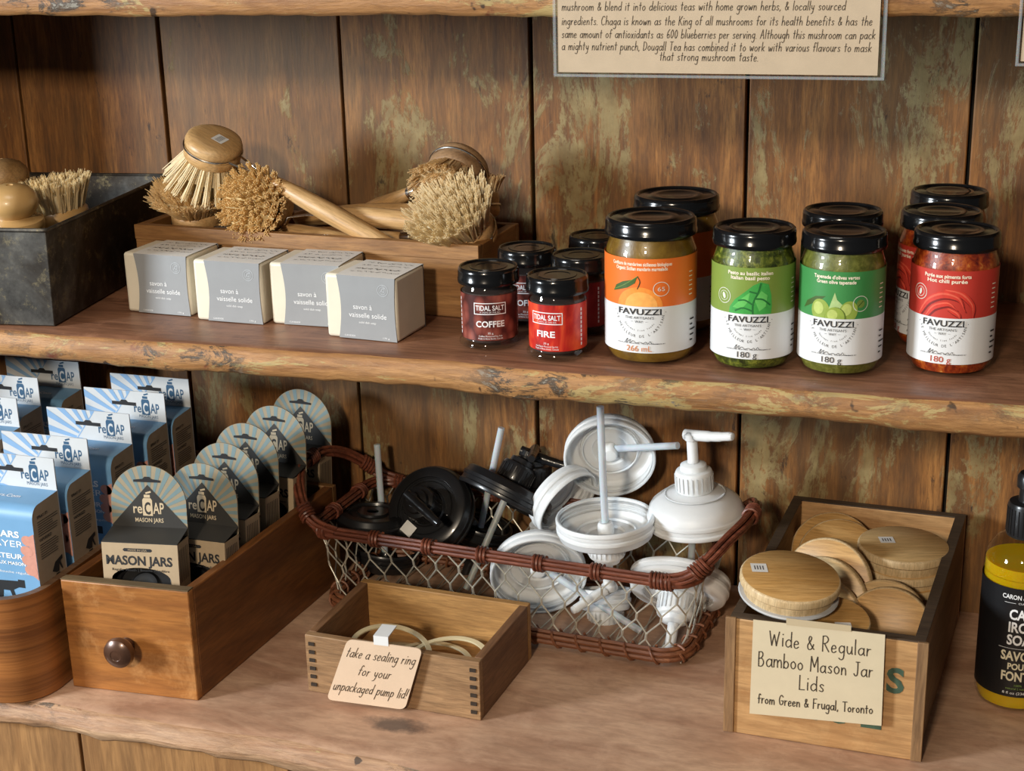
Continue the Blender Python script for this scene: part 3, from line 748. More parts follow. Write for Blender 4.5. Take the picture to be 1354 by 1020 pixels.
# ---- jars
black_lid = pmat('black lid enamel', (.006, .006, .0065), .16, 0, .1, 20, 0, 0)
jar_glass = glass_mat('jar glass', (.96, .975, .965), 1.0)
ink_black = pmat('label black ink', (.02, .02, .022), .6, 0, .02)
lab_white = pmat('label white', srgb('#dfe1e3'), .42, 0, .02)
def jar_lid(R, z0, h, steps=True, M=None):
    mb = MB()
    prof = [(R*.93, z0), (R*.985, z0), (R, z0+.001), (R, z0+.0035), (R*.985, z0+.0042), (R*.985, z0+h-.0035), (R*.97, z0+h-.0012), (R*.93, z0+h), (R*.885, z0+h-.0002), (R*.86, z0+h-.0014), (R*.62, z0+h-.0012), (R*.60, z0+h-.0007), (R*.42, z0+h-.0007), (R*.40, z0+h-.0011), (0, z0+h-.0010)]
    return mb.lathe(prof, 56)

def salt_jar(label, loc, face, lab_m, big, small, white=True, group='small black-lidded salt jars'):
    R, H = .0243, .0668
    t = thing('salt_jar', label, 'jar', loc, 0, group)
    MB().lathe([(0, .0006), (R*.80, .0006), (R*.95, .0012), (R*1.045, .0030), (R*1.045, .0050), (R*.975, .0072), (R*.955, .0085), (R*.955, .0475), (R*.93, .051), (R*.90, .0525), (R*.90, .0555)], 48).build('glass', jar_glass, t)
    MB().lathe([(0, .0062), (R*.84, .0062), (R*.90, .0085), (R*.90, .047), (R*.6, .0480), (0, .0483)], 40).build('salt', pmat('dark salt', (.05, .03, .025), .7, 0, .4, 900), t)
    jar_lid(R*1.04, .0535, .0132).build('lid', black_lid, t)
    mb = MB(); Rl = R*.958; pr = Print(mb, cylmap(Rl, face)); z0, z1 = .0090, .0465
    pr.rect(-Rl*2.6, z0, Rl*2.6, z1, 0, 0, 60)
    wi = 1
    for (u0, v0, u1, v1) in ((-.0135, .0398, .0135, .0405), (-.0135, .0308, .0135, .0315), (-.0135, .0308, -.0128, .0405), (.0128, .0308, .0135, .0405)):
        pr.rect(u0, v0, u1, v1, wi, 2, 8)
    pr.text('TIDAL SALT', 0, .0343, .0041, wi, .0238, bold=.02)
    pr.text('A TASTE OF THE SEA', 0, .0322, .0011, wi, .017)
    pr.text(big, 0 if len(big) > 5 else -.0005, .0205, .0050, wi, .0046*len(big)*.86, bold=.025)
    pr.text('35 g', 0, .0146, .0015, wi, .0045); pr.text(small, 0, .0122, .0013, wi, .0195); pr.text('Made in Nova Scotia, Canada', 0, .0102, .0013, wi, .0205)
    for s_ in (-1.33, 1.33):
        for k in range(9): pr.rect(s_*Rl-.0008, .012+k*.0035, s_*Rl+.0006, .0145+k*.0035, wi, 1, 1)
    mb.build('paper_label', [lab_m, white_ink], t)
    return t
coffee_m = beans('coffee bean print', srgb('#9a5648'), srgb('#75382f'), srgb('#451d19'))
fire_m = flames('red fire print', srgb('#7d1512'), srgb('#c02a20'), srgb('#e0522e'))
face = lambda loc, dd=0: math.atan2(CAM.x-loc[0], -(CAM.y-loc[1]))+math.radians(dd)
p = (-.0064, -.1605, .0001); salt_jar('coffee salt jar with a brown label, front one by the end of the wooden tray', p, face(p, 1), coffee_m, 'COFFEE', 'Coffee Flavoured Sea Salt')
p = (.0567, -.1765, .0001); salt_jar('fire salt jar with a bright red label, standing nearest the shelf edge', p, face(p, -24), fire_m, 'FIRE', 'Hot Pepper Flavoured Sea Salt')
p = (.0037, -.0890, .0001); salt_jar('salt jar with a dark brown label, hidden behind the coffee jar and the fire jar', p, face(p, -5), coffee_m, 'COFFEE', 'Coffee Flavoured Sea Salt')
p = (.0560, -.1050, .0001); salt_jar('salt jar with a deep red label between the fire jar and the marmalade', p, face(p, -38), flames('dark red print', srgb('#5a1215'), srgb('#8c1d22'), srgb('#a83a34')), 'BERRY', 'Flavoured Sea Salt')
p = (.0500, -.0300, .0001); salt_jar('rearmost salt jar, only its black lid showing beside the marmalade', p, face(p, 0), fire_m, 'FIRE', 'Flavoured Sea Salt')

orange_l = pmat('label orange', srgb('#e8722a'), .42, 0, .05, 30)
pesto_l = pmat('label olive green', srgb('#7d9440'), .42, 0, .05, 30)
tap_l = pmat('label deep green', srgb('#3f8a4a'), .42, 0, .06, 30)
chili_l = pmat('label red', srgb('#c23b30'), .42, 0, .05, 30)
art = {n: pmat('print '+n, srgb(h), .45, 0, .10, 260) for n, h in {
 'mandarin': '#f2923a', 'mandarin glow': '#f7ad58', 'leaf': '#3f5c24', 'leaf light': '#6f8a3c', 'twig': '#3a3a1e',
 'basil': '#3fa046', 'basil light': '#63bd5c', 'basil deep': '#1f6b30', 'olive': '#8fa544', 'olive light': '#b4c46a', 'olive deep': '#5a7026', 'stem': '#a9c383',
 'chili': '#cf3a2c', 'chili light': '#e2604a', 'chili deep': '#7c1c1a', 'seal': '#d8d9cc', 'cream': '#f4e9d2'}.items()}
ART = list(art); AI = {n: i+4 for i, n in enumerate(ART)}
def art_mandarin(pr, b):
    pr.disc(.000, b, .0135, .0125, AI['mandarin'], 2, 26, 0, 0, PI); pr.disc(.001, b, .0095, .0095, AI['mandarin glow'], 3, 22, 0, 0, PI)
    L_ = [(-.019, .0085), (-.017, .0125), (-.012, .0155), (-.006, .0172), (-.003, .0195), (-.0045, .0150), (-.009, .0118), (-.014, .0100)]
    pr.fill([(u+.002, b+v) for u, v in L_[::-1]], AI['leaf'], 4); pr.stroke([(-.0165, b+.0095), (-.009, b+.0135), (-.001, b+.0195)], .0004, AI['leaf light'], 5, smooth=3)
    pr.stroke([(-.001, b+.0195), (.0005, b+.016), (-.001, b+.0115)], .0006, AI['twig'], 4, smooth=3)
    pr.ring(.0125, b+.0115, .0045, .0004, AI['seal'], 4); pr.text('65', .0125, b+.0102, .0026, AI['seal'], .0042, layer=4)
def art_basil(pr, b):
    o = [(-.0145, 0), (-.0140, .004), (-.0105, .009), (-.005, .0135), (.001, .0185), (.0055, .0205), (.0105, .019), (.0125, .012), (.0130, .005), (.0125, 0)]
    pr.fill([(u+.002, b+v) for u, v in o[::-1]], AI['basil'], 2)
    pr.fill([(u+.002, b+v) for u, v in [(-.012, .004), (-.006, .010), (-.001, .014), (-.002, .008), (-.006, .003)][::-1]], AI['basil light'], 3)
    pr.fill([(u+.002, b+v) for u, v in [(.002, .009), (.006, .015), (.010, .012), (.009, .005), (.005, .002)][::-1]], AI['basil light'], 3)
    for pts in ([(.001, 0), (.001, .007), (.004, .014), (.0055, .0195)], [(.001, .006), (-.004, .009), (-.008, .0085)], [(.002, .010), (.007, .0095), (.0115, .006)], [(.001, .002), (-.005, .004), (-.010, .002)], [(.003, .0135), (-.001, .0145)]):
        pr.stroke([(u+.002, b+v) for u, v in pts], .0010, AI['basil deep'], 4, smooth=4)
    pr.ring(-.0165, b+.0105, .0048, .0004, AI['seal'], 3); pr.ring(-.0165, b+.0105, .0030, .0003, AI['seal'], 3); pr.disc(-.0165, b+.0105, .0011, .0021, AI['seal'], 3, 14, .3)
def art_olives(pr, b):
    pr.fill([(u, b+v) for u, v in [(-.022, .004), (-.019, .009), (-.012, .013), (-.005, .0138), (-.009, .0105), (-.015, .0075)][::-1]], AI['leaf'], 2)
    pr.fill([(u, b+v) for u, v in [(-.003, .006), (-.001, .012), (.0005, .0165), (.002, .012), (.007, .0075), (.002, .0065)][::-1]], AI['stem'], 3)
    for cu, cv, ru, rv, a in ((-.0085, .0045, .0062, .0072, .1), (.0090, .0045, .0056, .0070, -.35)):
        pr.disc(cu, b+cv, ru, rv, AI['olive'], 3, 24, a); pr.disc(cu-.0012, b+cv+.0015, ru*.55, rv*.55, AI['olive light'], 4, 18, a)
    pr.disc(.0012, b+.0005, .0066, .0070, AI['olive deep'], 5, 24); pr.disc(.0008, b+.0010, .0060, .0064, AI['olive'], 6, 24); pr.disc(-.0006, b+.0026, .0032, .0032, AI['olive light'], 7, 18)
    pr.ring(.0165, b+.0095, .0048, .0004, AI['seal'], 3); pr.disc(.0165, b+.0095, .0026, .0026, AI['leaf light'], 3, 16); pr.stroke([(.015, b+.0080), (.018, b+.011)], .0006, AI['leaf'], 4)
def art_chili(pr, b):
    tp = lambda s: max(.12, math.sin(PI*min(1, .12+s*.88)))
    for pts, wd in (([(-.016, .001), (-.010, .010), (-.001, .0145), (.008, .0125), (.012, .006)], .0042), ([(-.011, .000), (-.006, .0065), (.002, .009), (.007, .006)], .0034),
                    ([(.001, .017), (.010, .015), (.017, .008), (.018, .0005)], .0036), ([(.003, .0055), (.008, .003), (.010, 0)], .0028)):
        P = [(u, b+v) for u, v in pts]
        pr.stroke([(u+.0007, v-.0008) for u, v in P], wd*1.12, AI['chili deep'], 2, 6, tp); pr.stroke(P, wd, AI['chili'], 3, 6, tp); pr.stroke([(u-.0003, v+.0006) for u, v in P], wd*.3, AI['chili light'], 4, 6, tp)
    pr.ring(-.0165, b+.0145, .0048, .0004, AI['seal'], 3); pr.ring(-.0165, b+.0145, .0030, .0003, AI['seal'], 3); pr.disc(-.0165, b+.0145, .0010, .0021, AI['seal'], 3, 14, -.2)

def food_jar(label, loc, face_a, R, H, lab_m, fill_m, lines, net, art_fn, net_m=None, group='glass jars of preserves with black lids'):
    t = thing('preserve_jar', label, 'jar', loc, 0, group)
    k = H/.108; lh = .0125*k
    body = [(0, .001), (R*.72, .0006), (R*.88, .0022), (R*.97, .0075), (R, .0135), (R, .080*k), (R*.985, .0845*k), (R*.93, .0895*k), (R*.90, .0925*k), (R*.90, .097*k)]
    MB().lathe(body, 56).build('glass', jar_glass, t)
    MB().lathe([(0, .0018)]+[(max(0, r-.0010), z+.0012) for r, z in body[1:-2]]+[(R*.88, .0945*k), (0, .0945*k)], 48).build('contents', fill_m, t)
    jar_lid(R*1.005, H-lh, lh).build('lid', black_lid, t)
    mb = MB(); pr = Print(mb, cylmap(R+.00025, face_a)); z0, zb, z1 = .0115*k, .0468*k, .0825*k
    hw = R*2.75
    pr.rect(-hw, z0, hw, zb, 1, 0, 60); pr.rect(-hw, zb, hw, z1, 0, 0, 60)
    s = R/.032
    sub = Print(mb, lambda u, v, l: cylmap(R+.00025, face_a)(u*s*1.22, zb+(v-zb)*1.22, l)); sub.curved = True; sub.clip = zb+.0001
    art_fn(sub, zb)
    for i, ln in enumerate(lines): pr.text(ln, .001, z1-.0055-.0036*i, .0027, AI['cream'], (.035, .030)[i]*s*(1.25 if len(ln) > 26 else 1), bold=.025, layer=5)
    pr.text('FAVUZZI', 0, zb-.0062, .0046, 2, .0310*s, bold=.02, layer=9)
    for u in (-.0185, .0185): pr.disc(u*s, zb-.0042, .0003, .0003, 2, 9, 8)
    pr.text("THE ARTISAN'S", 0, zb-.0097, .0019, 2, .0205*s, layer=9); pr.text('WAY', 0, zb-.0128, .0019, 2, .0058*s, layer=9)
    for u in (-.005, .005): pr.rect(u*s-.0008, zb-.0119, u*s+.0008, zb-.0117, 2, 9)
    pr.arctext("LE MEILLEUR DE L'ARTISAN", 0, zb-.0048, .0178*s, .0020, 2, PI+.16, 2*PI-.16)
    pr.arctext('Gourmet fine foods', 0, zb-.0048, .0132*s, .0013, 2, PI+.66, 2*PI-.66)
    sg = [(-.012, .0100), (-.010, .0135), (-.011, .0095), (-.008, .0128), (-.0085, .0095), (-.006, .0118), (-.004, .0100), (-.001, .0108), (.001, .0098), (.003, .0112), (.0045, .0095), (.006, .0118), (.0075, .0096), (.012, .0094)]
    pr.stroke([(u*s+.002, z0+v*.9-.0008) for u, v in sg], .00035, 2, 9, 4)
    pr.text('SIGNE AVEC NOM PAR · MADE WITH CARE BY', .001, z0+.0073, .0008, 2, .035*s, layer=9)
    pr.text(net, 0, z0+.0015, .0044, 3, .0030*len(net)*s, layer=9, bold=.004)
    for kx, (u, ww) in enumerate(((1.25, 5), (1.95, 6), (-1.6, 5))):
        for r_ in range(ww): pr.rect(u*R, z0+.006+r_*.0042, u*R+.0035+.0025*((r_*7) % 3), z0+.0072+r_*.0042, 2, 9, 2)
    for r_ in range(6): pr.rect(1.2*R, zb+.006+r_*.0036, 1.2*R+.0045, zb+.0068+r_*.0036, AI['cream'], 5, 2)
    mb.build('paper_label', [lab_m, lab_white, ink_black, net_m or grey_ink]+[art[n] for n in ART], t)
    return t
marm_f = food('marmalade', [(.3, srgb('#5c3e10')), (.55, srgb('#80601c')), (.8, srgb('#9c7a2c'))], 50)
pesto_f = food('pesto', [(.36, srgb('#222a08')), (.5, srgb('#4c5816')), (.66, srgb('#8c9034'))], 190)
tap_f = food('olive paste', [(.3, srgb('#42470f')), (.5, srgb('#666827')), (.72, srgb('#8a8a42'))], 160)
chili_f = food('chili puree', [(.34, srgb('#5e1406')), (.48, srgb('#93300c')), (.60, srgb('#b9561a')), (.72, srgb('#dca050'))], 150)
red_ink = pmat('label red ink', srgb('#b5493a'), .6, 0, .02); or_ink = pmat('label orange ink', srgb('#cf8250'), .6, 0, .02)
ML = ['Confiture de mandarines siciliennes biologiques', 'Organic Sicilian mandarin marmalade']
PL = ['Pesto au basilic italien', 'Italian basil pesto']; TL = ["Tapenade d'olives vertes", 'Green olive tapenade']; CL = ['Purée aux piments forts', 'Hot chili purée']
p = (.1285, -.1610, .0001); food_jar('orange-labelled marmalade jar in the front row, widest of the jars', p, face(p, -14), .0358, .1135, orange_l, marm_f, ML, '266 mL', art_mandarin, or_ink)
p = (.1290, -.0700, .0001); food_jar('orange-labelled marmalade jar standing behind the front marmalade jar', p, face(p, -60), .0358, .1135, orange_l, marm_f, ML, '266 mL', art_mandarin, or_ink)
p = (.2090, -.1600, .0001); food_jar('basil pesto jar with an olive green label showing a basil leaf', p, face(p, -6), .0318, .1085, pesto_l, pesto_f, PL, '180 g', art_basil)
p = (.2762, -.1580, .0001); food_jar('green olive tapenade jar in front, label showing three olives', p, face(p, -10), .0318, .1085, tap_l, tap_f, TL, '180 g', art_olives)
p = (.2665, -.0830, .0001); food_jar('tapenade jar hidden behind the front tapenade, mostly its black lid showing', p, face(p, -10), .0318, .1085, tap_l, tap_f, TL, '180 g', art_olives)
p = (.3568, -.1375, .0001); food_jar('hot chili puree jar at the front of its file, with a red label', p, face(p, -11), .0318, .1085, chili_l, chili_f, CL, '180 g', art_chili, red_ink)
p = (.3420, -.0700, .0001); food_jar('chili puree jar in the middle of its file, behind the front red one', p, face(p, -70), .0318, .1085, chili_l, chili_f, CL, '180 g', art_chili, red_ink)
p = (.3440, .0050, .0001); food_jar('chili puree jar farthest back against the boards', p, face(p, -70), .0318, .1105, chili_l, chili_f, CL, '180 g', art_chili, red_ink)

# ---- hanging signs in plastic sleeves
kraft = pmat('beige card', srgb('#cbb79c'), .7, 0, .04, 80)
sleeve_p = glass_mat('laminate film', (.97, .97, .97), .5, .12)
pen = pmat('pen ink', srgb('#3a332b'), .6, 0, .05)
film_edge = plastic_clear('film edge', srgb('#c9cdd0'), .25, .15)
def hung_sign(label, tl, wd, ht, lines, tilt):
    M = Matrix.Translation(tl) @ Matrix.Rotation(tilt, 4, 'Y')
    t = thing('shelf_sign', label, 'sign', M=M)
    MB().box((.002, -.0004, -ht+.0015), (wd-.003, .0004, 0)).build('card', kraft, t)
    mb = MB(); pr = Print(mb, lambda u, v, l: Vector((u, -.0004-.00012*l, v)))
    for txt, u, v, ww in lines: pr.hand(txt, u+.0025, v, .0031, .00042, 0, ww*.985, jit=.03)
    if lines: mb.build('handwriting', pen, t)
    mb = MB(); mb.box((0, -.0016, -ht), (wd, -.0012, 0)); mb.box((0, .0008, -ht), (wd, .0012, 0))
    mb.box((-.0012, -.0017, -ht-.0006), (.0008, .0013, 0), 1); mb.box((wd-.0008, -.0017, -ht-.0006), (wd+.0016, .0013, 0), 1); mb.box((-.0012, -.0017, -ht-.0016), (wd+.0016, .0013, -ht+.0004), 1)
    mb.build('plastic_sleeve', [sleeve_p, film_edge], t)
    return t
ys = YS-.0052
sA = at(735, 98, y=ys); sB = at(1166, 103, y=ys)
wd_ = (sB-sA).length; tilt = -math.atan2(sB.z-sA.z, sB.x-sA.x)
ht_ = .13
def lu(px, py):
    q_ = Matrix.Rotation(-tilt, 3, 'Y') @ (at(px, py, y=ys-.001)-sA); return q_
rows = [('mushroom & blend it into delicious teas with home grown herbs, & locally sourced', 738, 14, 1118), ('ingredients. Chaga is known as the King of all mushrooms for its health benefits & has the', 738, 33, 1154),
        ('same amount of antioxidants as 600 blueberries per serving. Although this mushroom can pack', 738, 50, 1158), ('a mighty nutrient punch, Dougall Tea has combined it to work with various flavours to mask', 738, 66, 1153), ('that strong mushroom taste.', 867, 80, 999)]
lines = []
tlc = sA+(Matrix.Rotation(tilt, 3, 'Y') @ Vector((0, 0, ht_)))
for txt, x0, y0, x1 in rows:
    a, b = lu(x0, y0), lu(x1, y0+2); lines.append((txt, a.x, a.z-ht_, b.x-a.x))
hung_sign('large beige handwritten sign about mushroom tea hanging from the top shelf', tlc, wd_, ht_, lines, tilt)
q2 = at(1345, 84, y=ys)
hung_sign('second laminated beige sign, just a sliver at the top right edge of the photo', (q2.x, q2.y, q2.z+.12), .16, .12, [], 0)

# ================================================================== COUNTER
# round-cornered bentwood box at the left
rb = thing('bentwood_box', 'reddish round-cornered wooden box of blue sprayer packages, left of the knobbed drawer', 'box', (-.52, -.33, L+.0002))
def round_rect(x0, x1, y0, y1, rf, rb_, n=8):
    P = []
    for cx, cy, r, a0 in ((x1-rf, y0+rf, rf, -90), (x1-rb_, y1-rb_, rb_, 0), (x0+rb_, y1-rb_, rb_, 90), (x0+rf, y0+rf, rf, 180)):
        for k in range(n+1):
            a = math.radians(a0+90*k/n); P.append((cx+r*math.cos(a), cy+r*math.sin(a)))
    return P
def shell(outer, inner, z0, z1, mb, mat=0, rim=0):
    n = len(outer); V = [(x, y, z0) for x, y in outer]+[(x, y, z1) for x, y in outer]+[(x, y, z1) for x, y in inner]+[(x, y, z0) for x, y in inner]
    for i in range(n):
        j = (i+1) % n
    mb.add(V, [(i, (i+1) % n, n+(i+1) % n, n+i) for i in range(n)]+[(2*n+i, 2*n+(i+1) % n, 3*n+(i+1) % n, 3*n+i) for i in range(n)]+[(3*n+i, 3*n+(i+1) % n, (i+1) % n, i) for i in range(n)], mat)
    mb.add([V[n+i] for i in range(n)]+[V[2*n+i] for i in range(n)], [(i, (i+1) % n, n+(i+1) % n, n+i) for i in range(n)], rim)
bent_m = wood('bentwood oak', srgb('#7d4820'), srgb('#b3733a'), 'xy', .42, .45, None, 0, .15, .6, st=.02, grain=.8)
bent_r = wood('bentwood rim', srgb('#5d422c'), srgb('#7d5d42'), 'x', .9, .55, srgb('#3e2a1c'), .5)
out = round_rect(-.20, .151, 0, .375, .04, .02); inn = round_rect(-.193, .144, .007, .368, .033, .014)
mb = MB(); shell(out, inn, 0, .0985, mb, 0, 1); mb.build('wall', [bent_m, bent_r], rb, bevel=.0012)
mb = MB(); mb.add([(x, y, .004) for x, y in inn], [tuple(range(len(inn)))]); mb.add([(x, y, .0005) for x, y in inn], [tuple(reversed(range(len(inn))))]); mb.build('bottom', bent_m, rb)

# sprayer packages
card_w = pmat('white card', srgb('#c4c7c9'), .5, 0, .03, 60)
blue = pmat('sky blue print', srgb('#6f9dc4'), .45, 0, .05, 30); ray_b = pmat('blue ray print', srgb('#7fa3c8'), .5, 0, .04, 40)
navy = pmat('navy print', srgb('#2f5473'), .5, 0, .05); kraft_b = pmat('brown carton', srgb('#a8947e'), .6, 0, .06, 80)
skin_p = pmat('printed hand', srgb('#c98f7e'), .5, 0, .08, 200); charcoal = pmat('charcoal print', srgb('#26282b'), .5, 0, .08)
dark_open = pmat('dark slot', (.012, .012, .014), .8)
def logo(pr, cu, v, h, mat, layer=2, bgm=0):
    """the jar-shaped C between re and AP"""
    pr.text('re', cu-h*.93, v, h*.92, mat, h*.84, layer=layer, bold=.015); pr.text('AP', cu+h*1.02, v, h*1.02, mat, h*1.02, layer=layer, bold=.015)
    a = h*.46
    pr.fill([(cu-a, v-h*.22), (cu+a, v-h*.22), (cu+a, v+h*1.22), (cu+a*.75, v+h*1.42), (cu-a*.75, v+h*1.42), (cu-a, v+h*1.22)], mat, layer)
    pr.text('C', cu, v-h*.05, h*1.1, bgm, a*1.25, layer=layer+1, bold=.03)
    pr.rect(cu-a*.62, v+h*1.47, cu+a*.62, v+h*1.74, mat, layer); pr.fill([(cu-a*.2, v+h*1.8), (cu+a*.9, v+h*1.95), (cu+a*.8, v+h*2.1), (cu-a*.3, v+h*1.95)], mat, layer)
def sprayer_pack(label, loc, rot=0.):
    t = thing('sprayer_package', label, 'package', loc, rot, 'blue and white sprayer packages')
    w_, d_, h_, hc = .090, .040, .160, .0335
    # carton, local origin front-left bottom
    mb = MB(); prof = [(0, 0), (0, h_-.010)]+[(.010-.010*math.cos(a), h_-.010+.0125*math.sin(a)) for a in [PI/2*k/6 for k in range(1, 7)]]+[(d_-.001, h_+.004), (d_-.001, 0)]
    n = len(prof); V = [(0, y, z) for y, z in prof]+[(w_, y, z) for y, z in prof]; Fc = []; Ms = []
    for i in range(n):
        j = (i+1) % n; Fc.append((i, n+i, n+j, j)); Ms.append(0)
    mb.v = V; mb.f = Fc; mb.m = Ms
    mb.add(V[:n], [tuple(range(n))], 1); mb.add(V[n:], [tuple(reversed(range(n)))], 1)
    pr = Print(mb, lambda u, v, l: Vector((u, -.00012*l, v)))
    pr.text('MASON JARS', .044, h_-.026, .0058, 2, .062, bold=.03); pr.text('SPRAYER', .053, h_-.035, .0058, 2, .050)
    pr.text('PULVERISATEUR', .043, h_-.046, .0045, 2, .066, bold=.02); pr.text('POUR BOCAUX MASON', .050, h_-.052, .003, 2, .056, bold=.02)
    pr.text('Regular Mouth | Bouche régulière', .05, h_-.060, .002, 2, .07)
    for k, (u, v) in enumerate(((.0835, h_-.028), (.0815, h_-.0375), (.0815, h_-.0465), (.0835, h_-.0555))):
        pr.disc(u-.0005, v, .0062, .0048, 4, 3+k % 2, 18, -.25)
    pr.fill([(.084, h_-.024), (.084, h_-.060), (.0897, h_-.064), (.0897, h_-.021)], 4, 3)
    pr.fill([(.024, h_-.077), (.030, h_-.069), (.068, h_-.067), (.068, h_-.0655), (.0745, h_-.0655), (.0745, h_-.073), (.068, h_-.073), (.060, h_-.077)][::-1], 5, 3)
    pr.fill([(.034, h_-.076), (.052, h_-.076), (.048, h_-.100), (.032, h_-.102)][::-1], 5, 3)
    pr.stroke([(.060, h_-.075), (.063, h_-.084), (.067, h_-.093), (.073, h_-.100)], .0034, 5, 3, 5, lambda q: 1.15-.6*q)
    pt = Print(mb, lambda u, v, l: Vector((u, .014+v, h_+.0029+v*.05+.0001*l)))
    pt.text('recapmasonjars.Com', .036, .004, .0050, 2, .060, bold=.01)
    ps = Print(mb, lambda u, v, l: Vector((w_+.00012*l, u, v)))
    ps.text('SPRAY IT!', .014, h_-.010, .0026, 5, .015, bold=.02); ps.text('VAPORISEZ!', .015, h_-.031, .0026, 5, .018, bold=.02)
    rr = random.Random(2)
    for base in (h_-.0135, h_-.0345):
        for k in range(7): ps.rect(.006, base-k*.0021, .006+rr.uniform(.021, .030), base+.0006-k*.0021, 5, 2)
    ps.fill([(.019, h_-.064), (.024, h_-.057), (.035, h_-.054), (.035, h_-.0575), (.0315, h_-.059), (.0345, h_-.067), (.0325, h_-.0665), (.0295, h_-.0605), (.0285, h_-.067), (.0245, h_-.067)][::-1], 5, 2)
    ps.fill([(.024, h_-.068), (.029, h_-.068), (.0335, h_-.078), (.0335, h_-.100), (.0195, h_-.100), (.0195, h_-.078)][::-1], 5, 2)
    mb.build('carton', [blue, kraft_b, white_ink, navy, skin_p, charcoal], t)
    # header card
    mb = MB(); z0 = h_+.0035; M = Matrix.Translation((0, d_, 0))
    mb.box((0, d_-.0009, .02), (w_, d_, h_+hc), 0)
    pr = Print(mb, lambda u, v, l: Vector((u, d_-.0009-.00012*l, v)))
    zt = h_+hc; fu, fv = .052, z0-.003      # rays fan out from a point low in the middle
    import itertools
    for k in range(8):
        a0 = math.radians(91+k*14.5); a1 = a0+math.radians(6.8)
        def edge(a):
            du, dv = math.cos(a), math.sin(a); tt = 9
            if dv > 1e-6: tt = min(tt, (zt-fv)/dv)
            if du < -1e-6: tt = min(tt, -fu/du)
            if dv < -1e-6: tt = min(tt, (z0-.012-fv)/dv)
            return (fu+du*tt, fv+dv*tt)
        i0 = (fu+.012*math.cos(a0), fv+.012*math.sin(a0)); i1 = (fu+.012*math.cos(a1), fv+.012*math.sin(a1))
        P = [i0, edge(a0), edge(a1), i1]
        if all(0 <= q[0] <= w_ for q in P): pr.fill(P, 1, 2)
    pr.fill([(.052, zt), (.030, z0+.002), (w_, z0+.002), (w_, zt)], 0, 3)
    pr.stroke([(.052, zt-.0004), (.030, z0)], .0010, 1, 4)
    logo(pr, .0685, z0+.0088, .0098, 2, 4); pr.text('MASON JARS', .071, z0+.0036, .0030, 2, .021, layer=4)
    pr.fill([(.031, zt-.0150), (.058, zt-.0150), (.058, zt-.0115), (.049, zt-.0115), (.047, zt-.0095), (.042, zt-.0095), (.040, zt-.0115), (.031, zt-.0115)], 3, 5)
    mb.build('header_card', [card_w, ray_b, navy, dark_open], t)
    return t
Zs = L+.0045
spr = [('blue sprayer package at the front of the right-hand file, its blue face in view', -.466, -.2935), ('sprayer package second in the right-hand file, behind the one with the blue face', -.466, -.2420),
       ('sprayer package third from the front in the right-hand file', -.466, -.1715), ('sprayer package fourth from the front in the right-hand file', -.466, -.1085), ('sprayer package at the back of the right-hand file, under the shelf', -.466, -.0610)]
s0 = sprayer_pack(spr[0][0], (spr[0][1], spr[0][2], Zs+.0035))
for lb, x, y in spr[1:]: dup(s0, lb, (x, y, Zs+.0035), 0)
for lb, px, py in (('sprayer package at the front of the left-hand file, only its logo corner showing', 22, 527), ('sprayer package in the middle of the left-hand file at the edge of the photo', 50, 500), ('sprayer package at the back of the left-hand file, dim under the shelf', 104, 479)):
    q = at(px, py, z=Zs+.0035+.1935); dup(s0, lb, (q.x-.090, q.y-.040, Zs+.0035), 0)

# drawer with knob
dw = thing('drawer', 'loose varnished wooden drawer with a round knob, full of arched lid packages', 'drawer', (-.361, -.284, L+.0002))
dr_f = wood('drawer front veneer', srgb('#8a5222'), srgb('#bb7c3c'), 'x', .5, .48, srgb('#6a3c18'), .4, 0, .2, srgb('#cf9a60'), .4)
dr_s = wood('drawer side wood', srgb('#6a3d1a'), srgb('#8f5a2a'), 'y', .8, .45, srgb('#42230e'), .55, .1, .15)
dr_i = wood('drawer back wood', srgb('#6f4a28'), srgb('#98703f'), 'x', .8, .55, srgb('#4a2c14'), .5)
bx = open_box(dw, ((0, -.0015), (.120, .0055), (.1385, .266), (.012, .272)), .1030, .0085, {'f': dr_f, 's': dr_s, 'b': dr_i, 'k': dr_i}, bevel=.001)
mb = MB(); mb.hexa([(0, -.0015, .1032), (.120, .0055, .1032), (.120, .014, .1032), (.0005, .007, .1032)], [(0, -.0015, .1042), (.120, .0055, .1042), (.120, .014, .1042), (.0005, .007, .1042)])
mb.build('front_cap', wood('worn top edge', srgb('#56452f'), srgb('#7d6747'), 'x', 1, .6, srgb('#33261a'), .5), dw)
kq = at(170, 852, y=-.281)-Vector((-.361, -.284, L))
mb = MB(); mb.lathe([(0, -.002), (.0070, -.002), (.0062, .003), (.0060, .006), (.0080, .0085), (.0122, .0115), (.0138, .0155), (.0128, .0195), (.0095, .0220), (.0050, .0228), (.0045, .0224), (0, .0226)], 32, 0, Matrix.Translation((kq.x, kq.y-.0005, kq.z)) @ Matrix.Rotation(math.radians(3.3), 4, 'Z') @ Matrix.Rotation(PI/2, 4, 'X'))
kb = mb.build('knob', pmat('dark turned knob', srgb('#54392a'), .28, .25, .3, 60, 0, .3), dw); kb['label'] = 'round dark brown knob'

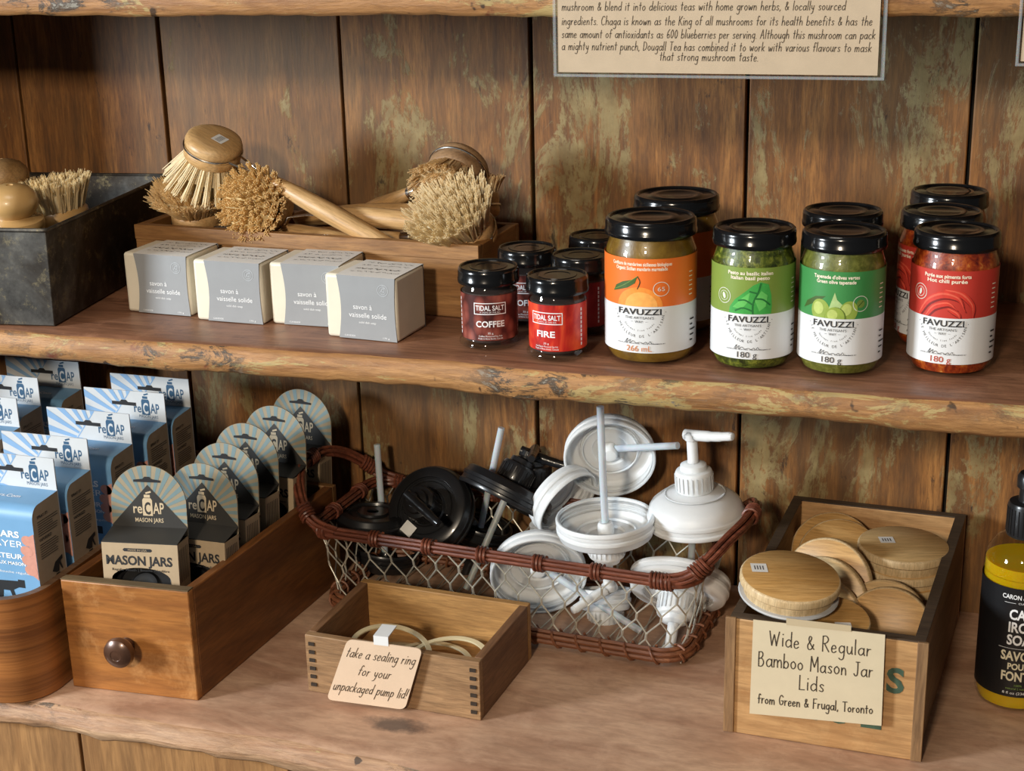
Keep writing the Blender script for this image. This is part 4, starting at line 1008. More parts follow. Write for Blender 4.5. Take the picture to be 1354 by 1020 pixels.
# arched lid packages
ray_t = pmat('grey teal ray', srgb('#72878a'), .5, 0, .06, 60); ray_k = pmat('kraft ray', srgb('#978a72'), .6, 0, .06, 80)
carton_k = pmat('kraft carton', srgb('#b09a7c'), .6, 0, .06, 80); tri_b = pmat('black card print', srgb('#34322f'), .5, 0, .08)
kr_ink = pmat('kraft coloured ink', srgb('#c7b393'), .6, 0, .03); blk_plastic = pmat('black plastic', (.012, .012, .013), .3, 0, .1, 30, 0, .2)
def lid_pack(label, loc, rot, tilt=-.12, first=None):
    M = Matrix.Translation(loc) @ Matrix.Rotation(rot, 4, 'Z') @ Matrix.Rotation(tilt, 4, 'X')
    if first is not None: return dup(first, label, M=M)
    t = thing('lid_package', label, 'package', M=M, group='arched black and kraft lid packages in the drawer')
    w_, d_, h_ = .069, .026, .036; hc = .056; cx = w_/2
    # box with an open arch window low in its front
    mb = MB(); z0 = -.075
    arch = [(cx-.027, z0), (cx-.027, .003)]+[(cx-.027*math.cos(a), .003+.011*math.sin(a)) for a in [PI*k/14 for k in range(1, 14)]]+[(cx+.027, .003), (cx+.027, z0)]
    outl = [(0, z0)]+arch+[(w_, z0), (w_, h_), (0, h_)]
    mb.prism(outl, 0, .0008, 0)
    mb.box((0, .0009, z0), (.0008, d_, h_-.0001), 0); mb.box((w_-.0008, .0009, z0), (w_, d_, h_-.0001), 0)
    mb.box((0, d_-.0008, z0), (w_, d_+.0000, h_-.0001), 1)
    mb.hexa([(0, .0, h_), (w_, 0, h_), (w_, d_, h_+.006), (0, d_, h_+.006)], [(0, .0, h_+.0008), (w_, 0, h_+.0008), (w_, d_, h_+.0068), (0, d_, h_+.0068)], 1)
    pr = Print(mb, lambda u, v, l: Vector((u, -.00012*l, v)))
    pr.text('MASON JARS', cx-.001, .0165, .0082, 2, .060, bold=.03); pr.text('Regular Mouth | Bouche Régulière', cx, .0108, .0022, 2, .052, bold=.01)
    pr.fill([(cx-.014, .0285), (cx+.010, .0285), (cx+.0115, .0300), (cx+.010, .0315), (cx-.014, .0315), (cx-.0155, .0300)], 2, 1); pr.text('MADE IN USA', cx-.002, .0291, .0017, 0, .017, layer=2)
    ps = Print(mb, lambda u, v, l: Vector((w_+.00012*l, u, v)))
    for k in range(7): ps.rect(.003+k*.003, .0, .0042+k*.003, .030, 2 if k % 2 else 1, 1)
    mb.build('carton', [carton_k, tri_b, ink_black], t)
    mb = MB(); mb.lathe([(.012, 0), (.030, 0), (.031, .002), (.031, .0055), (.029, .008), (.024, .0092), (.023, .007), (.014, .007), (.012, .0095), (.008, .0095), (0, .008)], 36, 0, Matrix.Translation((cx, .013, -.010)) @ Matrix.Rotation(math.radians(58), 4, 'X'))
    mb.build('plastic_lid', blk_plastic, t)['label'] = 'black plastic cap showing in the window'
    # arched card
    mb = MB(); r = w_/2; zb = h_+.0066; zc = zb+hc-r
    arc = [(cx+r*math.cos(a), zc+r*math.sin(a)) for a in [PI*k/28 for k in range(29)]]
    mb.prism([(0, zb-.01), (w_, zb-.01)]+arc, d_-.0002, d_+.0008, 0)
    pr = Print(mb, lambda u, v, l: Vector((u, d_-.0002-.00012*l, v)))
    fu, fv = cx, zc-.010
    def edge(a):
        du, dv = math.cos(a), math.sin(a); lo, hi = 0, .1
        for _ in range(24):
            m_ = (lo+hi)/2; u, v = fu+du*m_, fv+dv*m_
            ins = (0 <= u <= w_ and v <= zc and v >= zb) or (v > zc and (u-cx)**2+(v-zc)**2 <= r*r)
            lo, hi = (m_, hi) if ins else (lo, m_)
        return (fu+du*lo*.995, fv+dv*lo*.995)
    N_ = 17
    for k in range(N_):
        a0 = math.radians(-12+k*204/N_); a1 = a0+math.radians(204/N_/2)
        pr.fill([(fu, fv), edge(a0), edge(a1)], 1, 1)
    pr.fill([(.0, zb), (w_, zb), (w_, zb+.001), (cx, zb+.0385), (0, zb+.001)], 2, 3)
    pr.fill([(cx-.0125, zc+.0195), (cx+.012, zc+.0195), (cx+.012, zc+.0215), (cx+.004, zc+.0225), (cx+.002, zc+.0245), (cx-.002, zc+.0245), (cx-.004, zc+.0225), (cx-.0125, zc+.0215)], 4, 5)
    logo(pr, cx-.001, zb+.0125, .0098, 3, 4, 2); pr.text('MASON JARS', cx, zb+.0045, .0038, 3, .026, layer=4, bold=.01)
    mb.build('header_card', [ray_k, ray_t, tri_b, kr_ink, dark_open], t)
    return t
p0 = at(134, 722, z=-.168); p1 = at(247, 712, z=-.168); rz = math.atan2(p1.y-p0.y, p1.x-p0.x)
ZP = -.204
f0 = lid_pack('arched lid package nearest the knob, its carton front fully in view', (-.3320, -.2640, -.2085), math.radians(9), -.08)
pk = [(266, 613, 'arched lid package second from the drawer front, half hidden by the first', 0, -.180), (296, 586, 'third arched lid package from the drawer front', -2, -.135), (324, 560, 'fourth arched lid package from the drawer front', -3, -.090),
      (362, 537, 'fifth arched lid package, close behind the basket corner', -4, -.040), (397, 515, 'rearmost arched lid package, in the shadow under the shelf', -4, .020)]
for px, py, lb, rr_, y in pk:
    M_ = Matrix.Rotation(math.radians(rr_), 4, 'Z') @ Matrix.Rotation(-.08, 4, 'X')
    topl = M_ @ Vector((.0345, .026, .0986)); q = at(px, py, y=y)
    lid_pack(lb, (q.x-topl.x, q.y-topl.y, q.z-topl.z), math.radians(rr_), -.08, f0)

# small dovetailed box with sealing rings and its tag
sb = thing('dovetailed_box', 'small open dovetailed wooden box in front of the wire basket', 'box', (-.1565, -.2361, L+.0002))
sm_x = wood('old pine front', srgb('#80603f'), srgb('#b08a62'), 'x', 1.1, .6, srgb('#5c3c22'), .6, 0, .4); sm_y = wood('old pine sides', srgb('#6f4c32'), srgb('#966e4a'), 'y', 1.1, .6, srgb('#54351e'), .5)
sm_b = wood('box inside pine', srgb('#9c7240'), srgb('#c4965a'), 'x', 1.1, .55, srgb('#8a6034'), .4)
bt = ((0, 0), (.1615, -.0071), (.169, .1105), (.004, .118))
bx = open_box(sb, bt, .0545, .0075, {'f': sm_x, 's': sm_y, 'b': sm_b, 'k': sm_b}, bottom=.005, bevel=.0007)
for side, (ox, oy) in ((0, bt[0]), (1, bt[1])):
    mb = MB()
    for k in range(6):
        x = ox+(.0035 if side == 0 else -.0085); y = oy-(.0071/.1615)*(.006 if side == 0 else -.006)
        mb.box((x, y-.0009-.0003, .006+k*.0078), (x+.0055, y+.0012, .0090+k*.0078))
    mb.build('dovetail_joints', pmat('joint gap', (.03, .018, .01), .8), sb)
ring_m = pmat('silicone seal', srgb('#d6c9a4'), .4, 0, .05, 40, 0, 0, .2)
def seal_ring(label, loc, zax, R=.037):
    mb = MB(); mb.lathe([(R-.0045, -.0009), (R, -.0009), (R+.0002, 0), (R, .0009), (R-.0045, .0009), (R-.0047, 0)], 48, 0, None, True)
    o = mb.build('sealing_ring', ring_m, M=frame(zax, loc)); tag(o, label, 'ring', 'cream sealing rings in the small box'); return o
seal_ring('cream sealing ring raised on the others, nearest the clip of the tag', (-.098, -.1885, L+.0235), (.22, -.12, 1))
seal_ring('cream sealing ring lying near the right end of the small box', (-.0465, -.185, L+.0200), (-.05, -.10, 1))
seal_ring('cream sealing ring at the bottom of the pile in the small box', (-.062, -.182, L+.0150), (.05, .02, 1), .036)
# more hidden rings carry the ones seen
seal_ring('cream sealing ring at the left underneath of the pile in the small box', (-.098, -.183, L+.0100), (.02, .03, 1), .037)

tagm = Matrix.Translation(at(447, 850, y=-.2500)) @ Matrix.Rotation(math.radians(2.5), 4, 'Z')
tg = thing('handwritten_tag', 'cream round-cornered tag hanging on the front of the small box', 'tag', M=tagm)
def qd(pts, y):
    o = tagm.inverted(); return [(lambda v: (v.x, v.z))(o @ at(px, py, y=y)) for px, py in pts]
tc4 = qd(((459, 846), (557, 861), (534, 941), (432, 925)), -.2500)
def rounded(c4_, r, n=5):
    P = []; m = len(c4_)
    for i in range(m):
        a, b, c = Vector(c4_[i-1]), Vector(c4_[i]), Vector(c4_[(i+1) % m])
        d0 = (a-b).normalized(); d1 = (c-b).normalized(); s0, s1 = b+d0*r, b+d1*r
        for k in range(n+1):
            t_ = k/n; P.append(tuple(s0*(1-t_)**2+b*2*t_*(1-t_)+s1*t_*t_))
    return P
mb = MB(); mb.prism(rounded(tc4, .006)[::-1], 0, .0012, 0); mb.build('card', pmat('cream tag card', srgb('#d9bfa4'), .65, 0, .03, 60), tg)
mb = MB()
def bil(u, v):   # u right, v up over the tag
    a, b, c, d = [Vector(q) for q in tc4]; return (d*(1-u)+c*u)*(1-v)+(a*(1-u)+b*u)*v
ww = (Vector(tc4[2])-Vector(tc4[3])).length; hh = (Vector(tc4[0])-Vector(tc4[3])).length
pr = Print(mb, lambda u, v, l: Vector((bil(u/ww, v/hh).x, -.00015*l, bil(u/ww, v/hh).y)))
pr.hand('take a sealing ring', ww*.05, hh*.73, .0052, .0006, 0, ww*.90, slant=.1); pr.hand('for your', ww*.28, hh*.46, .0052, .0006, 0, ww*.42, slant=.1); pr.hand('unpackaged pump lid!', ww*.03, hh*.18, .0052, .0006, 0, ww*.94, slant=.1)
mb.build('handwriting', pen, tg)
c0 = tagm.inverted() @ at(503, 849, y=-.2500)
mb = MB(); mb.box((c0.x-.0065, -.0006, c0.z-.004), (c0.x+.0065, .0002, c0.z+.0035)); mb.box((c0.x-.0065, -.0006, c0.z+.0035), (c0.x+.0065, .021, c0.z+.0045))
mb.build('clip', pmat('white clip', (.75, .76, .76), .4, 0, .03), tg)['label'] = 'small white clip over the box edge'

# ---- wire and wicker basket
bk = thing('wire_basket', 'chicken-wire basket with a reddish wicker rim, full of pump lids', 'basket', (-.026, -.034, L+.0003), math.radians(-4))
wick = wood('red brown cane', srgb('#552c20'), srgb('#94543c'), 'x', 2.5, .38, srgb('#3a150c'), .5, .3, .2)
wick_l = wood('pale cane', srgb('#6a3a24'), srgb('#a06a48'), 'x', 2.5, .5, srgb('#4a2414'), .5)
HX, HY, BX, BY, HZ = .188, .0700, .174, .061, .085
def rr_path(hx, hy, r, z, n=7):
    P = []
    for cx, cy, a0 in ((hx-r, -hy+r, -90), (hx-r, hy-r, 0), (-hx+r, hy-r, 90), (-hx+r, -hy+r, 180)):
        for k in range(n+1):
            a = math.radians(a0+90*k/n); P.append(Vector((cx+r*math.cos(a), cy+r*math.sin(a), z)))
    return P
def resample(P, n, closed=True):
    Q = P+[P[0]] if closed else P; Ls = [0]
    for a, b in zip(Q, Q[1:]): Ls.append(Ls[-1]+(b-a).length)
    out = []; j = 0
    for i in range(n if closed else n+1):
        s = Ls[-1]*i/n
        while j < len(Ls)-2 and Ls[j+1] < s: j += 1
        d = Ls[j+1]-Ls[j]; out.append(Q[j].lerp(Q[j+1], (s-Ls[j])/d if d else 0))
    return out
def bundle(mb, path, R=.0042, k=6, r=.0019, closed=False, twist=.0):
    P = path; n = len(P); lines = [[] for _ in range(k)]; u = None
    for i in range(n):
        t = (P[(i+1) % n]-P[i-1]) if closed else (P[min(i+1, n-1)]-P[max(i-1, 0)]); t.normalize()
        u = Vector((0, 0, 1)) if abs(t.z) < .9 else Vector((1, 0, 0)); u = (u-t*u.dot(t)).normalized(); w_ = t.cross(u)
        for j in range(k):
            a = 2*PI*j/k+twist*i; lines[j].append(P[i]+(u*math.cos(a)+w_*math.sin(a))*R)
    for ln in lines: mb.tube(ln, r, 6, 0, closed)
def wrap(mb, p, t, R=.0068, r=.0015, turns=3, pitch=.0034):
    t = Vector(t).normalized(); u = t.orthogonal().normalized(); w_ = t.cross(u); pts = []
    for i in range(turns*12+1):
        a = 2*PI*i/12; pts.append(Vector(p)+t*((i/12-turns/2)*pitch)+(u*math.cos(a)+w_*math.sin(a))*R)
    mb.tube(pts, r, 6)
top = rr_path(HX, HY, .022, HZ); bot = rr_path(BX, BY, .022, .006)
# wire
NC, NR = 42, 4
tp = resample(top, NC*2); bp = resample(bot, NC*2)
def wp(c, z):      # c in half columns
    c = c % (NC*2); a = int(c); return bp[a].lerp(tp[a], z)
mb = MB()
for r_ in range(NR+1):
    for c in range(NC):
        off = r_ % 2; z = min(1, r_/NR*1.0); dz = .30/NR
        a = wp(2*c+off, max(0, z-dz/2)); b = wp(2*c+off, min(1, z+dz/2))
        mb.tube([a, b], .0012, 5)
        if r_ < NR:
            z2 = (r_+1)/NR
            for s_ in (-1, 1): mb.tube([b, wp(2*c+off+s_, max(0, z2-dz/2))], .0008, 5)
# wire floor
for i in range(16):
    x = -BX+.01+i*(2*BX-.02)/15; mb.tube([(x, -BY, .004), (x+.012, BY, .004)], .0006, 4); mb.tube([(x+.012, -BY, .004), (x, BY, .004)], .0006, 4)
mb.build('chicken_wire', pmat('galvanised wire', srgb('#c4c0b2'), .4, .6, .2, 80), bk)
mb = MB(); bundle(mb, top, closed=True); 
for sx_ in (-1, 1):
    for yy in (-HY, HY):
        pass
tps = resample(top, 200)
mb.build('rim', wick, bk)
for i in range(0, 200, 11):
    p_ = tps[i]; t_ = tps[(i+1) % 200]-tps[i-1]; mb = MB(); wrap(mb, p_, t_); mb.build('rim_binding', wick, bk)
mb = MB(); bundle(mb, rr_path(BX+.003, BY+.003, .024, .0095), .0050, 6, .0024, True)
mb.build('base_ring', wick_l, bk)
mb = MB(); bps = resample(rr_path(BX+.003, BY+.003, .024, .0095), 40)
for i in range(0, 40):
    wrap(mb, bps[i], (bps[(i+1) % 40]-bps[i-1])+Vector((0, 0, .4))*(bps[(i+1) % 40]-bps[i-1]).length, .0082, .0013, 1, .006)
mb.build('base_binding', wick_l, bk)
for sx_ in (-1, 1):
    x = sx_*HX
    pts = [(x-sx_*.03, -HY-.001, HZ+.001), (x-sx_*.008, -HY+.001, HZ+.006), (x+sx_*.008, -HY+.006, HZ+.018), (x+sx_*.024, -.044, HZ+.036), (x+sx_*.033, -.018, HZ+.043), (x+sx_*.033, .018, HZ+.043), (x+sx_*.024, .044, HZ+.035), (x+sx_*.008, HY-.006, HZ+.018), (x-sx_*.008, HY-.001, HZ+.006), (x-sx_*.03, HY+.001, HZ+.001)]
    P = catmull(pts, 6); mb = MB(); bundle(mb, P, .0040, 5, .0021); hn = mb.build('handle', wick, bk)
    for i in (11, 27, 43): mb = MB(); wrap(mb, P[i], P[i+1]-P[i-1], .0068, .0014, 5, .0032); mb.build('handle_binding', wick, hn)

# ---- pump lids
milk = pmat('milky plastic', srgb('#eef3f6'), .42, 0, .02, 20, 0, 0, .8, .35)
milk_t = plastic_clear('translucent plastic tube', srgb('#dbe6ef'), .72, .25)
blk_t = plastic_clear('grey plastic tube', srgb('#b9bcb8'), .6, .3)
def pump_lid(label, loc, axis, xh, mat, tube_m, R=.0435, tube=.10, dome=True, pump=True, bend=0., sticker=False, group='white pump lids in the wire basket', nozzle=True, tube_r=.0034, tang=None, low=False):
    """+z = pump side, open rim at z = 0"""
    M = frame(axis, loc, xh); t = thing('pump_lid', label, 'lid', M=M, group=group)
    th = .0014
    o_ = [(R, 0), (R+.0008, .0015), (R+.0008, .004), (R-.0004, .005), (R-.0004, .0085), (R+.0006, .0095), (R+.0006, .0125), (R-.0008, .014), (R*.96, .0185)]
    if dome: o_ += [(R*.90, .0225), (R*.76, .0275), (R*.58, .0310), (R*.42, .0328), (.0165, .0335)]
    else: o_ += [(R*.92, .0200), (R*.72, .0205), (R*.70, .0185), (R*.45, .0185), (R*.42, .0205), (.012, .0205)]
    top_z = o_[-1][1]
    inner = [(max(r-th*1.4, .006), z-th) for r, z in o_[::-1]]; inner[-1] = (R-th*1.6, 0.0002)
    mb = MB(); mb.lathe(o_+[(.006, top_z)]+[(.006, top_z-th)]+inner, 56, 0, None, True)
    # threads inside and stiffening rings
    for k in range(3): mb.lathe([(R-.0030, .004+k*.004), (R-.0018, .003+k*.004), (R-.0018, .0055+k*.004)], 40, 0, None, True)
    mb.lathe([(R*.60, top_z-.006), (R*.62, top_z-.0062), (R*.63, top_z-.002), (R*.60, top_z-.002)], 40, 0, None, True)
    lid_o = mb.build('cap', mat, t)
    if sticker:
        s_ = MB(); pr = Print(s_, lambda u, v, l: Vector((R*.62+.004+v*.0, 0, 0)))
        s_.box((-.007, -R*.62-.006, top_z+.0002), (.007, -R*.62+.006, top_z+.0005)); s_.build('price_sticker', MATS['sticker paper'], lid_o)
    if pump:
        mb = MB(); z = top_z-.001
        mb.lathe([(0, z), (.0165, z), (.0172, z+.002), (.0172, z+.018), (.0160, z+.0205), (.0125, z+.0215), (.0118, z+.026), (.0085, z+.0275), (.0070, z+.0280), (0, z+.028)], 32)
        for k in range(24):
            a = 2*PI*k/24; mb.box((-.0006, -.0005, z+.003), (.0006, .0005, z+.017), 0, Matrix.Rotation(a, 4, 'Z') @ Matrix.Translation((.0172, 0, 0)))
        mb.build('pump_collar', mat, t)
        if low: z -= .020
        mb = MB(); mb.lathe([(0, z+.027), (.0056, z+.027), (.0050, z+.030), (.0050, z+.049), (.0066, z+.050), (.0066, z+.055), (.0040, z+.0575), (0, z+.058)], 24)
        if nozzle:
            pts = [(-.007, 0, z+.0535), (.004, 0, z+.0545), (.018, 0, z+.0560), (.030, 0, z+.0578), (.041, 0, z+.0600), (.044, 0, z+.0602)]
            mb.tube(catmull(pts, 4), [.0050]*5+[.0050]*4+[.0045]*4+[.0041]*4+[.0036]*4, 14)
        mb.build('nozzle', mat, t)
    if tang and tang[0] == 'w': tang = M.to_3x3().inverted() @ Vector(tang[1:])
    if tube:
        b0 = Vector((0, 0, top_z-.002)); dr = Vector(tang or (0, 0, -1)).normalized(); mb = MB()
        mb.lathe([(0, top_z-.014), (.0062, top_z-.014), (.0075, top_z-.011), (.0075, top_z), (0, top_z)], 24, 1)
        P = catmull([b0, b0+dr*tube*.35+Vector((bend*.2, 0, 0)), b0+dr*tube*.7+Vector((bend*.6, 0, 0)), b0+dr*tube+Vector((bend, 0, 0))], 4)
        n = len(P); mb.tube(P, tube_r, 12, 0); mb.build('dip_tube', [tube_m, mat], t)
    return t
tob = lambda px, py, y: at(px, py, y=y)
# white ones
pump_lid('white domed pump lid standing upright, spout on top, at the right of the basket', tob(921, 692, -.020), (-.06, -.03, 1), (.82, -.35, .1), milk, milk_t, R=.0445, tube=.075, tang=(-.15, .05, -1))
pump_lid('white pump lid with its hollow underside facing out and a tube pointing right', tob(806, 609, .012), (-.22, .93, .26), (.3, .2, .9), milk, milk_t, R=.0430, tube=.085, tang=('w', .86, -.42, .27), nozzle=True, dome=False)
pump_lid('white pump lid turned upside down, tube sticking straight up from it', tob(800, 682, -.056), (.04, .02, -1), (-.4, -.6, 0), milk, milk_t, R=.0445, tube=.122, bend=-.004, dome=False, tang=(.0, .03, -1))
pump_lid('white pump lid on edge, ribbed rim up, beside the hollow one at its left', tob(752, 668, .0), (-.80, .42, .40), (.2, .1, -1), milk, milk_t, R=.036, tube=0, dome=False, pump=False)
pump_lid('white pump lid leaning inside the wire below the upturned one, at its left', tob(712, 764, -.050), (-.30, .90, .26), (.3, .1, -.9), milk, milk_t, R=.045, tube=.118, dome=False, tang=('w', .90, -.16, -.40))
pump_lid('white pump lid leaning against the wire at the right, its pump pointing down at us', tob(900, 762, -.028), (.02, -.70, -.66), (-.85, .2, -.3), milk, milk_t, R=.046, tube=0, dome=False)
pump_lid('small white pump lying at the bottom of the basket under the upturned lid', tob(800, 778, -.020), (.10, -.32, -.92), (.35, -.75, -.3), milk, milk_t, R=.024, tube=0, dome=False)
# black ones
bl = dict(group='black pump lids in the wire basket')
pump_lid('black pump lid facing up and out beside a white price tag, near the left', tob(575, 678, -.004), (-.12, -.80, .58), (.75, -.1, -.5), blk_plastic, blk_t, R=.0435, tube=0, dome=False, sticker=True, low=True, **bl)
pump_lid('black pump lid tipped over with its grey tube pointing down at the wire', tob(664, 664, .000), (.34, .50, .80), (.9, .2, .1), blk_plastic, blk_t, R=.0470, tube=.110, tang=('w', -.30, -.42, -.86), dome=False, low=True, **bl)
pump_lid('black pump lid lying flat by the left end of the basket', tob(492, 702, -.020), (.05, .1, 1), (-.3, .8, 0), blk_plastic, blk_t, R=.036, tube=0, dome=False, pump=False, **bl)
pump_lid('black pump lid buried at the back left, its pale tube standing against the boards', tob(512, 722, .020), (-.1, -.1, -1), (1, .3, 0), blk_plastic, milk_t, R=.034, tube=.125, tang=(-.16, -.05, -1), dome=False, nozzle=False, **bl)
pump_lid('black pump lid buried at the back, pale tube rising behind the tipped one', tob(640, 690, .034), (-.32, -.1, -.95), (1, .3, 0), blk_plastic, milk_t, R=.030, tube=.120, tang=(-.12, .0, -1), dome=False, nozzle=False, **bl)
pump_lid('black pump lid standing behind the tipped one, its dark spout poking up', tob(704, 664, .036), (.05, .05, 1), (.2, -.8, .4), blk_plastic, blk_t, R=.028, tube=0, dome=False, low=True, **bl)

# ---- crate of bamboo lids
cr = thing('wooden_crate', 'old wooden crate with faded green stencilling, full of bamboo lids', 'crate', (.205, -.2037, L+.0003))
cr_f = wood('crate end pine', srgb('#b08455'), srgb('#d0a672'), 'x', .7, .5, srgb('#8a5c30'), .5, 0, .2, srgb('#9a6a3c'), .35)
cr_s = wood('crate side pine', srgb('#7a5c3e'), srgb('#a07c54'), 'y', .7, .6, srgb('#4a3522'), .55); cr_d = wood('crate dark rim', srgb('#3a2e24'), srgb('#5a4836'), 'x', 1, .6, srgb('#241a12'), .5)
cb = ((0, 0), (.151, -.0042), (.1705, .262), (.0125, .268))
bx = open_box(cr, cb, .1030, .0085, {'f': cr_f, 's': cr_s, 'b': cr_f, 'k': cr_f}, bottom=.008, bevel=.001)
def q4(u0, u1, v0, v1, z):
    P = [Vector((c[0], c[1], 0)) for c in cb]
    f = lambda u, v: P[0]*(1-u)*(1-v)+P[1]*u*(1-v)+P[2]*u*v+P[3]*(1-u)*v
    return [tuple(f(u, v)+Vector((0, 0, z))) for u, v in ((u0, v0), (u1, v0), (u1, v1), (u0, v1))]
mb = MB(); tu, tv = .0085/.151, .0085/.265
for r_ in ((0, 1, 0, tv), (0, 1, 1-tv, 1), (0, tu, tv, 1-tv), (1-tu, 1, tv, 1-tv)): mb.hexa(q4(*r_, .1031), q4(*r_, .1043))
mb.build('rim', cr_d, cr)
end_grain = wood('crate end grain', srgb('#7c5a3a'), srgb('#a58158'), 'z', 1, .7, srgb('#4a3522'), .6)
for x0 in (-.0035, .1455):
    V0 = [(x0, -.0042*(x0/.151)-.0022, .001), (x0+.0085, -.0042*(x0+.0085)/.151-.0022, .001), (x0+.0085, -.0042*(x0+.0085)/.151+.001, .001), (x0, -.0042*(x0/.151)+.001, .001)]
    MB().hexa(V0, [(a, b, .1042) for a, b, c in V0]).build('corner_strip', end_grain, cr, bevel=.0006)
mb = MB(); sl = -.0042/.151
pr = Print(mb, lambda u, v, l: Vector((u, sl*u-.0003*l-.0001, v)))
pr.rect(.0185, .064, .0230, .080, 0, 1); pr.text('S', .1305, .058, .021, 0, .0135, bold=.03, layer=1)
for ch, u in (('B', .039), ('L', .064), ('U', .089), ('E', .114)): pr.text(ch, u, .0240, .020, 0, .016, bold=.03, layer=1)
mb.build('stencil_lettering', pmat('faded green stencil', srgb('#3c5240'), .7, 0, .35, 120), cr)
# its sign
M_ = Matrix.Translation((.205, -.2037, L)) @ Matrix.Rotation(math.atan(sl), 4, 'Z')
cs = thing('crate_sign', 'handwritten beige card about bamboo jar lids taped to the crate', 'sign', M=M_)
def cq(px, py): v = M_.inverted() @ at(px, py, y=-.2105); return (v.x, v.z)
c4s = [cq(996, 820), cq(1171, 838), cq(1166, 958), cq(991, 944)]
mb = MB(); mb.prism(c4s[::-1], -.0062, -.0054, 0); mb.build('card', pmat('cream note card', srgb('#d0c2a4'), .7, 0, .03, 60), cs)
mb = MB()
def bil2(u, v):
    a, b, c, d = [Vector(q) for q in c4s]; return (d*(1-u)+c*u)*(1-v)+(a*(1-u)+b*u)*v
pr = Print(mb, lambda u, v, l: Vector((bil2(u, v).x, -.0062-.00014*l, bil2(u, v).y)))
class HP(Print): pass
w2 = .103; h2 = .083
pr = Print(mb, lambda u, v, l: Vector((bil2(u/w2, v/h2).x, -.0062-.00014*l, bil2(u/w2, v/h2).y)))
pr.hand('Wide & Regular', w2*.13, h2*.755, .0066, .00085, 0, w2*.77, slant=0, jit=.06); pr.hand('Bamboo Mason Jar', w2*.05, h2*.525, .0066, .00085, 0, w2*.87, slant=0, jit=.06)
pr.hand('Lids', w2*.37, h2*.315, .0066, .00085, 0, w2*.19, slant=0); pr.hand('from Green & Frugal, Toronto', w2*.06, h2*.125, .0043, .0008, 0, w2*.87, slant=0, jit=.06)
mb.build('handwriting', pen, cs)
tq = [cq(1040, 817), cq(1126, 826), cq(1126, 834), cq(1040, 826)]
mb = MB(); mb.prism(tq[::-1], -.0067, -.0063, 0); mb.build('tape', pmat('paper tape', srgb('#bfae8e'), .6, 0, .03), cs)

bam = wood('bamboo face', srgb('#bd8d4e'), srgb('#d8ad70'), 'x', 1.1, .42, srgb('#a5773c'), .5, .1, .06); bam2 = wood('bamboo face pale', srgb('#c6a068'), srgb('#dfbd88'), 'x', 1.1, .42, srgb('#b08a50'), .4, .1, .06)
bam_e = wood('bamboo edge', srgb('#c9aa7c'), srgb('#e0c79c'), 'z', 2, .5, None, 0, 0, .06)
seal_g = pmat('grey seal', srgb('#b7b9ba'), .4, 0, .04)
def bamboo_lid(label, loc, axis, R=.041, m=bam, sticker=None, xh=(1, 0, 0), seal=True, ring=True):
    M = frame(axis, loc, xh); t = thing('bamboo_lid', label, 'lid', M=M, group='bamboo jar lids in the crate')
    mb = MB(); mb.lathe([(0, 0), (R*.97, 0), (R, .0012), (R, .0060), (R*.985, .0072), (R*.96, .0078), (0, .0078)], 48); mb.m = [1 if len(f) == 4 else 0 for f in mb.f]; tp_ = mb.build('top_disc', [m, bam_e], t)
    mb = MB(); mb.lathe([(0, -.0095), (R*.86, -.0095), (R*.90, -.0085), (R*.92, -.0040), (R*.92, -.0020), (R*.88, -.0008), (R*.88, 0.0000), (0, 0.0000)], 40); pl = mb.build('plug', bam_e, t)
    if seal:
        mb = MB(); mb.lathe([(R*.86, -.0105), (R*.98, -.0100), (R*1.0, -.0088), (R*.98, -.0078), (R*.90, -.0076), (R*.86, -.0090)], 40, 0, None, True); mb.build('seal_ring', seal_g, t)
    if sticker:
        s_ = MB(); a = sticker
        pr = Print(s_, lambda u, v, l: Vector((a[0]+u, a[1]+v, .0079+.0001*l)))
        pr.rect(-.0065, -.0065, .0065, .0065, 0, 1)
        for k in range(4): pr.rect(-.004+k*.0022, -.003, -.003+k*.0022, .003, 1, 2)
        s_.build('price_sticker', [MATS['sticker paper'], MATS['sticker print']], tp_)['label'] = 'white price sticker'
    return t
xr = Vector((.95, .3, 0))
bamboo_lid('stickered bamboo lid propped on the front left corner of the crate', tob(1044, 772, -.166), (.09, -.10, 1), .0405, bam, (-.024, .010), xr)
bamboo_lid('stickered pale bamboo lid on top of the stack at the back right of the crate', tob(1194, 730, -.026), (.02, -.01, 1), .0395, bam2, (-.013, .008), xr, seal=False)
bamboo_lid('bamboo lid under the stickered one in the back right stack', tob(1194, 753, -.026), (.02, -.01, 1), .0385, bam2, None, xr, seal=False)
bamboo_lid('lowest bamboo lid of the back right stack in the crate', tob(1193, 770, -.026), (.02, -.02, 1), .0392, bam, None, xr)
bamboo_lid('small stickered bamboo lid lying low behind the crate sign', tob(1100, 826, -.168), (.12, -.15, 1), .030, bam, (.006, -.014), xr)
c_0 = tob(1096, 772, -.072)
for i, lb in enumerate(('rearmost', 'second from the back', 'third from the back')):
    bamboo_lid(lb+' of three bamboo lids standing on edge mid-crate', c_0+Vector((-.001, -.0215, -.0085))*i, (-.25, -.90, .32), .040, bam2 if i % 2 else bam, None, (1, 0, 0), seal=False)
bamboo_lid('front bamboo lid leaning at the right side of the crate', tob(1175, 834, -.118), (-.06, -.92, .36), .0365, bam, None, (1, 0, 0), seal=False)
bamboo_lid('bamboo lid leaning behind another at the right side of the crate', tob(1170, 824, -.097), (-.06, -.92, .36), .037, bam2, None, (1, 0, 0), seal=False)
bamboo_lid('front bamboo lid of the dim pair against the back of the crate', tob(1110, 741, .002), (.08, -.70, .70), .038, bam, None, (1, 0, 0))
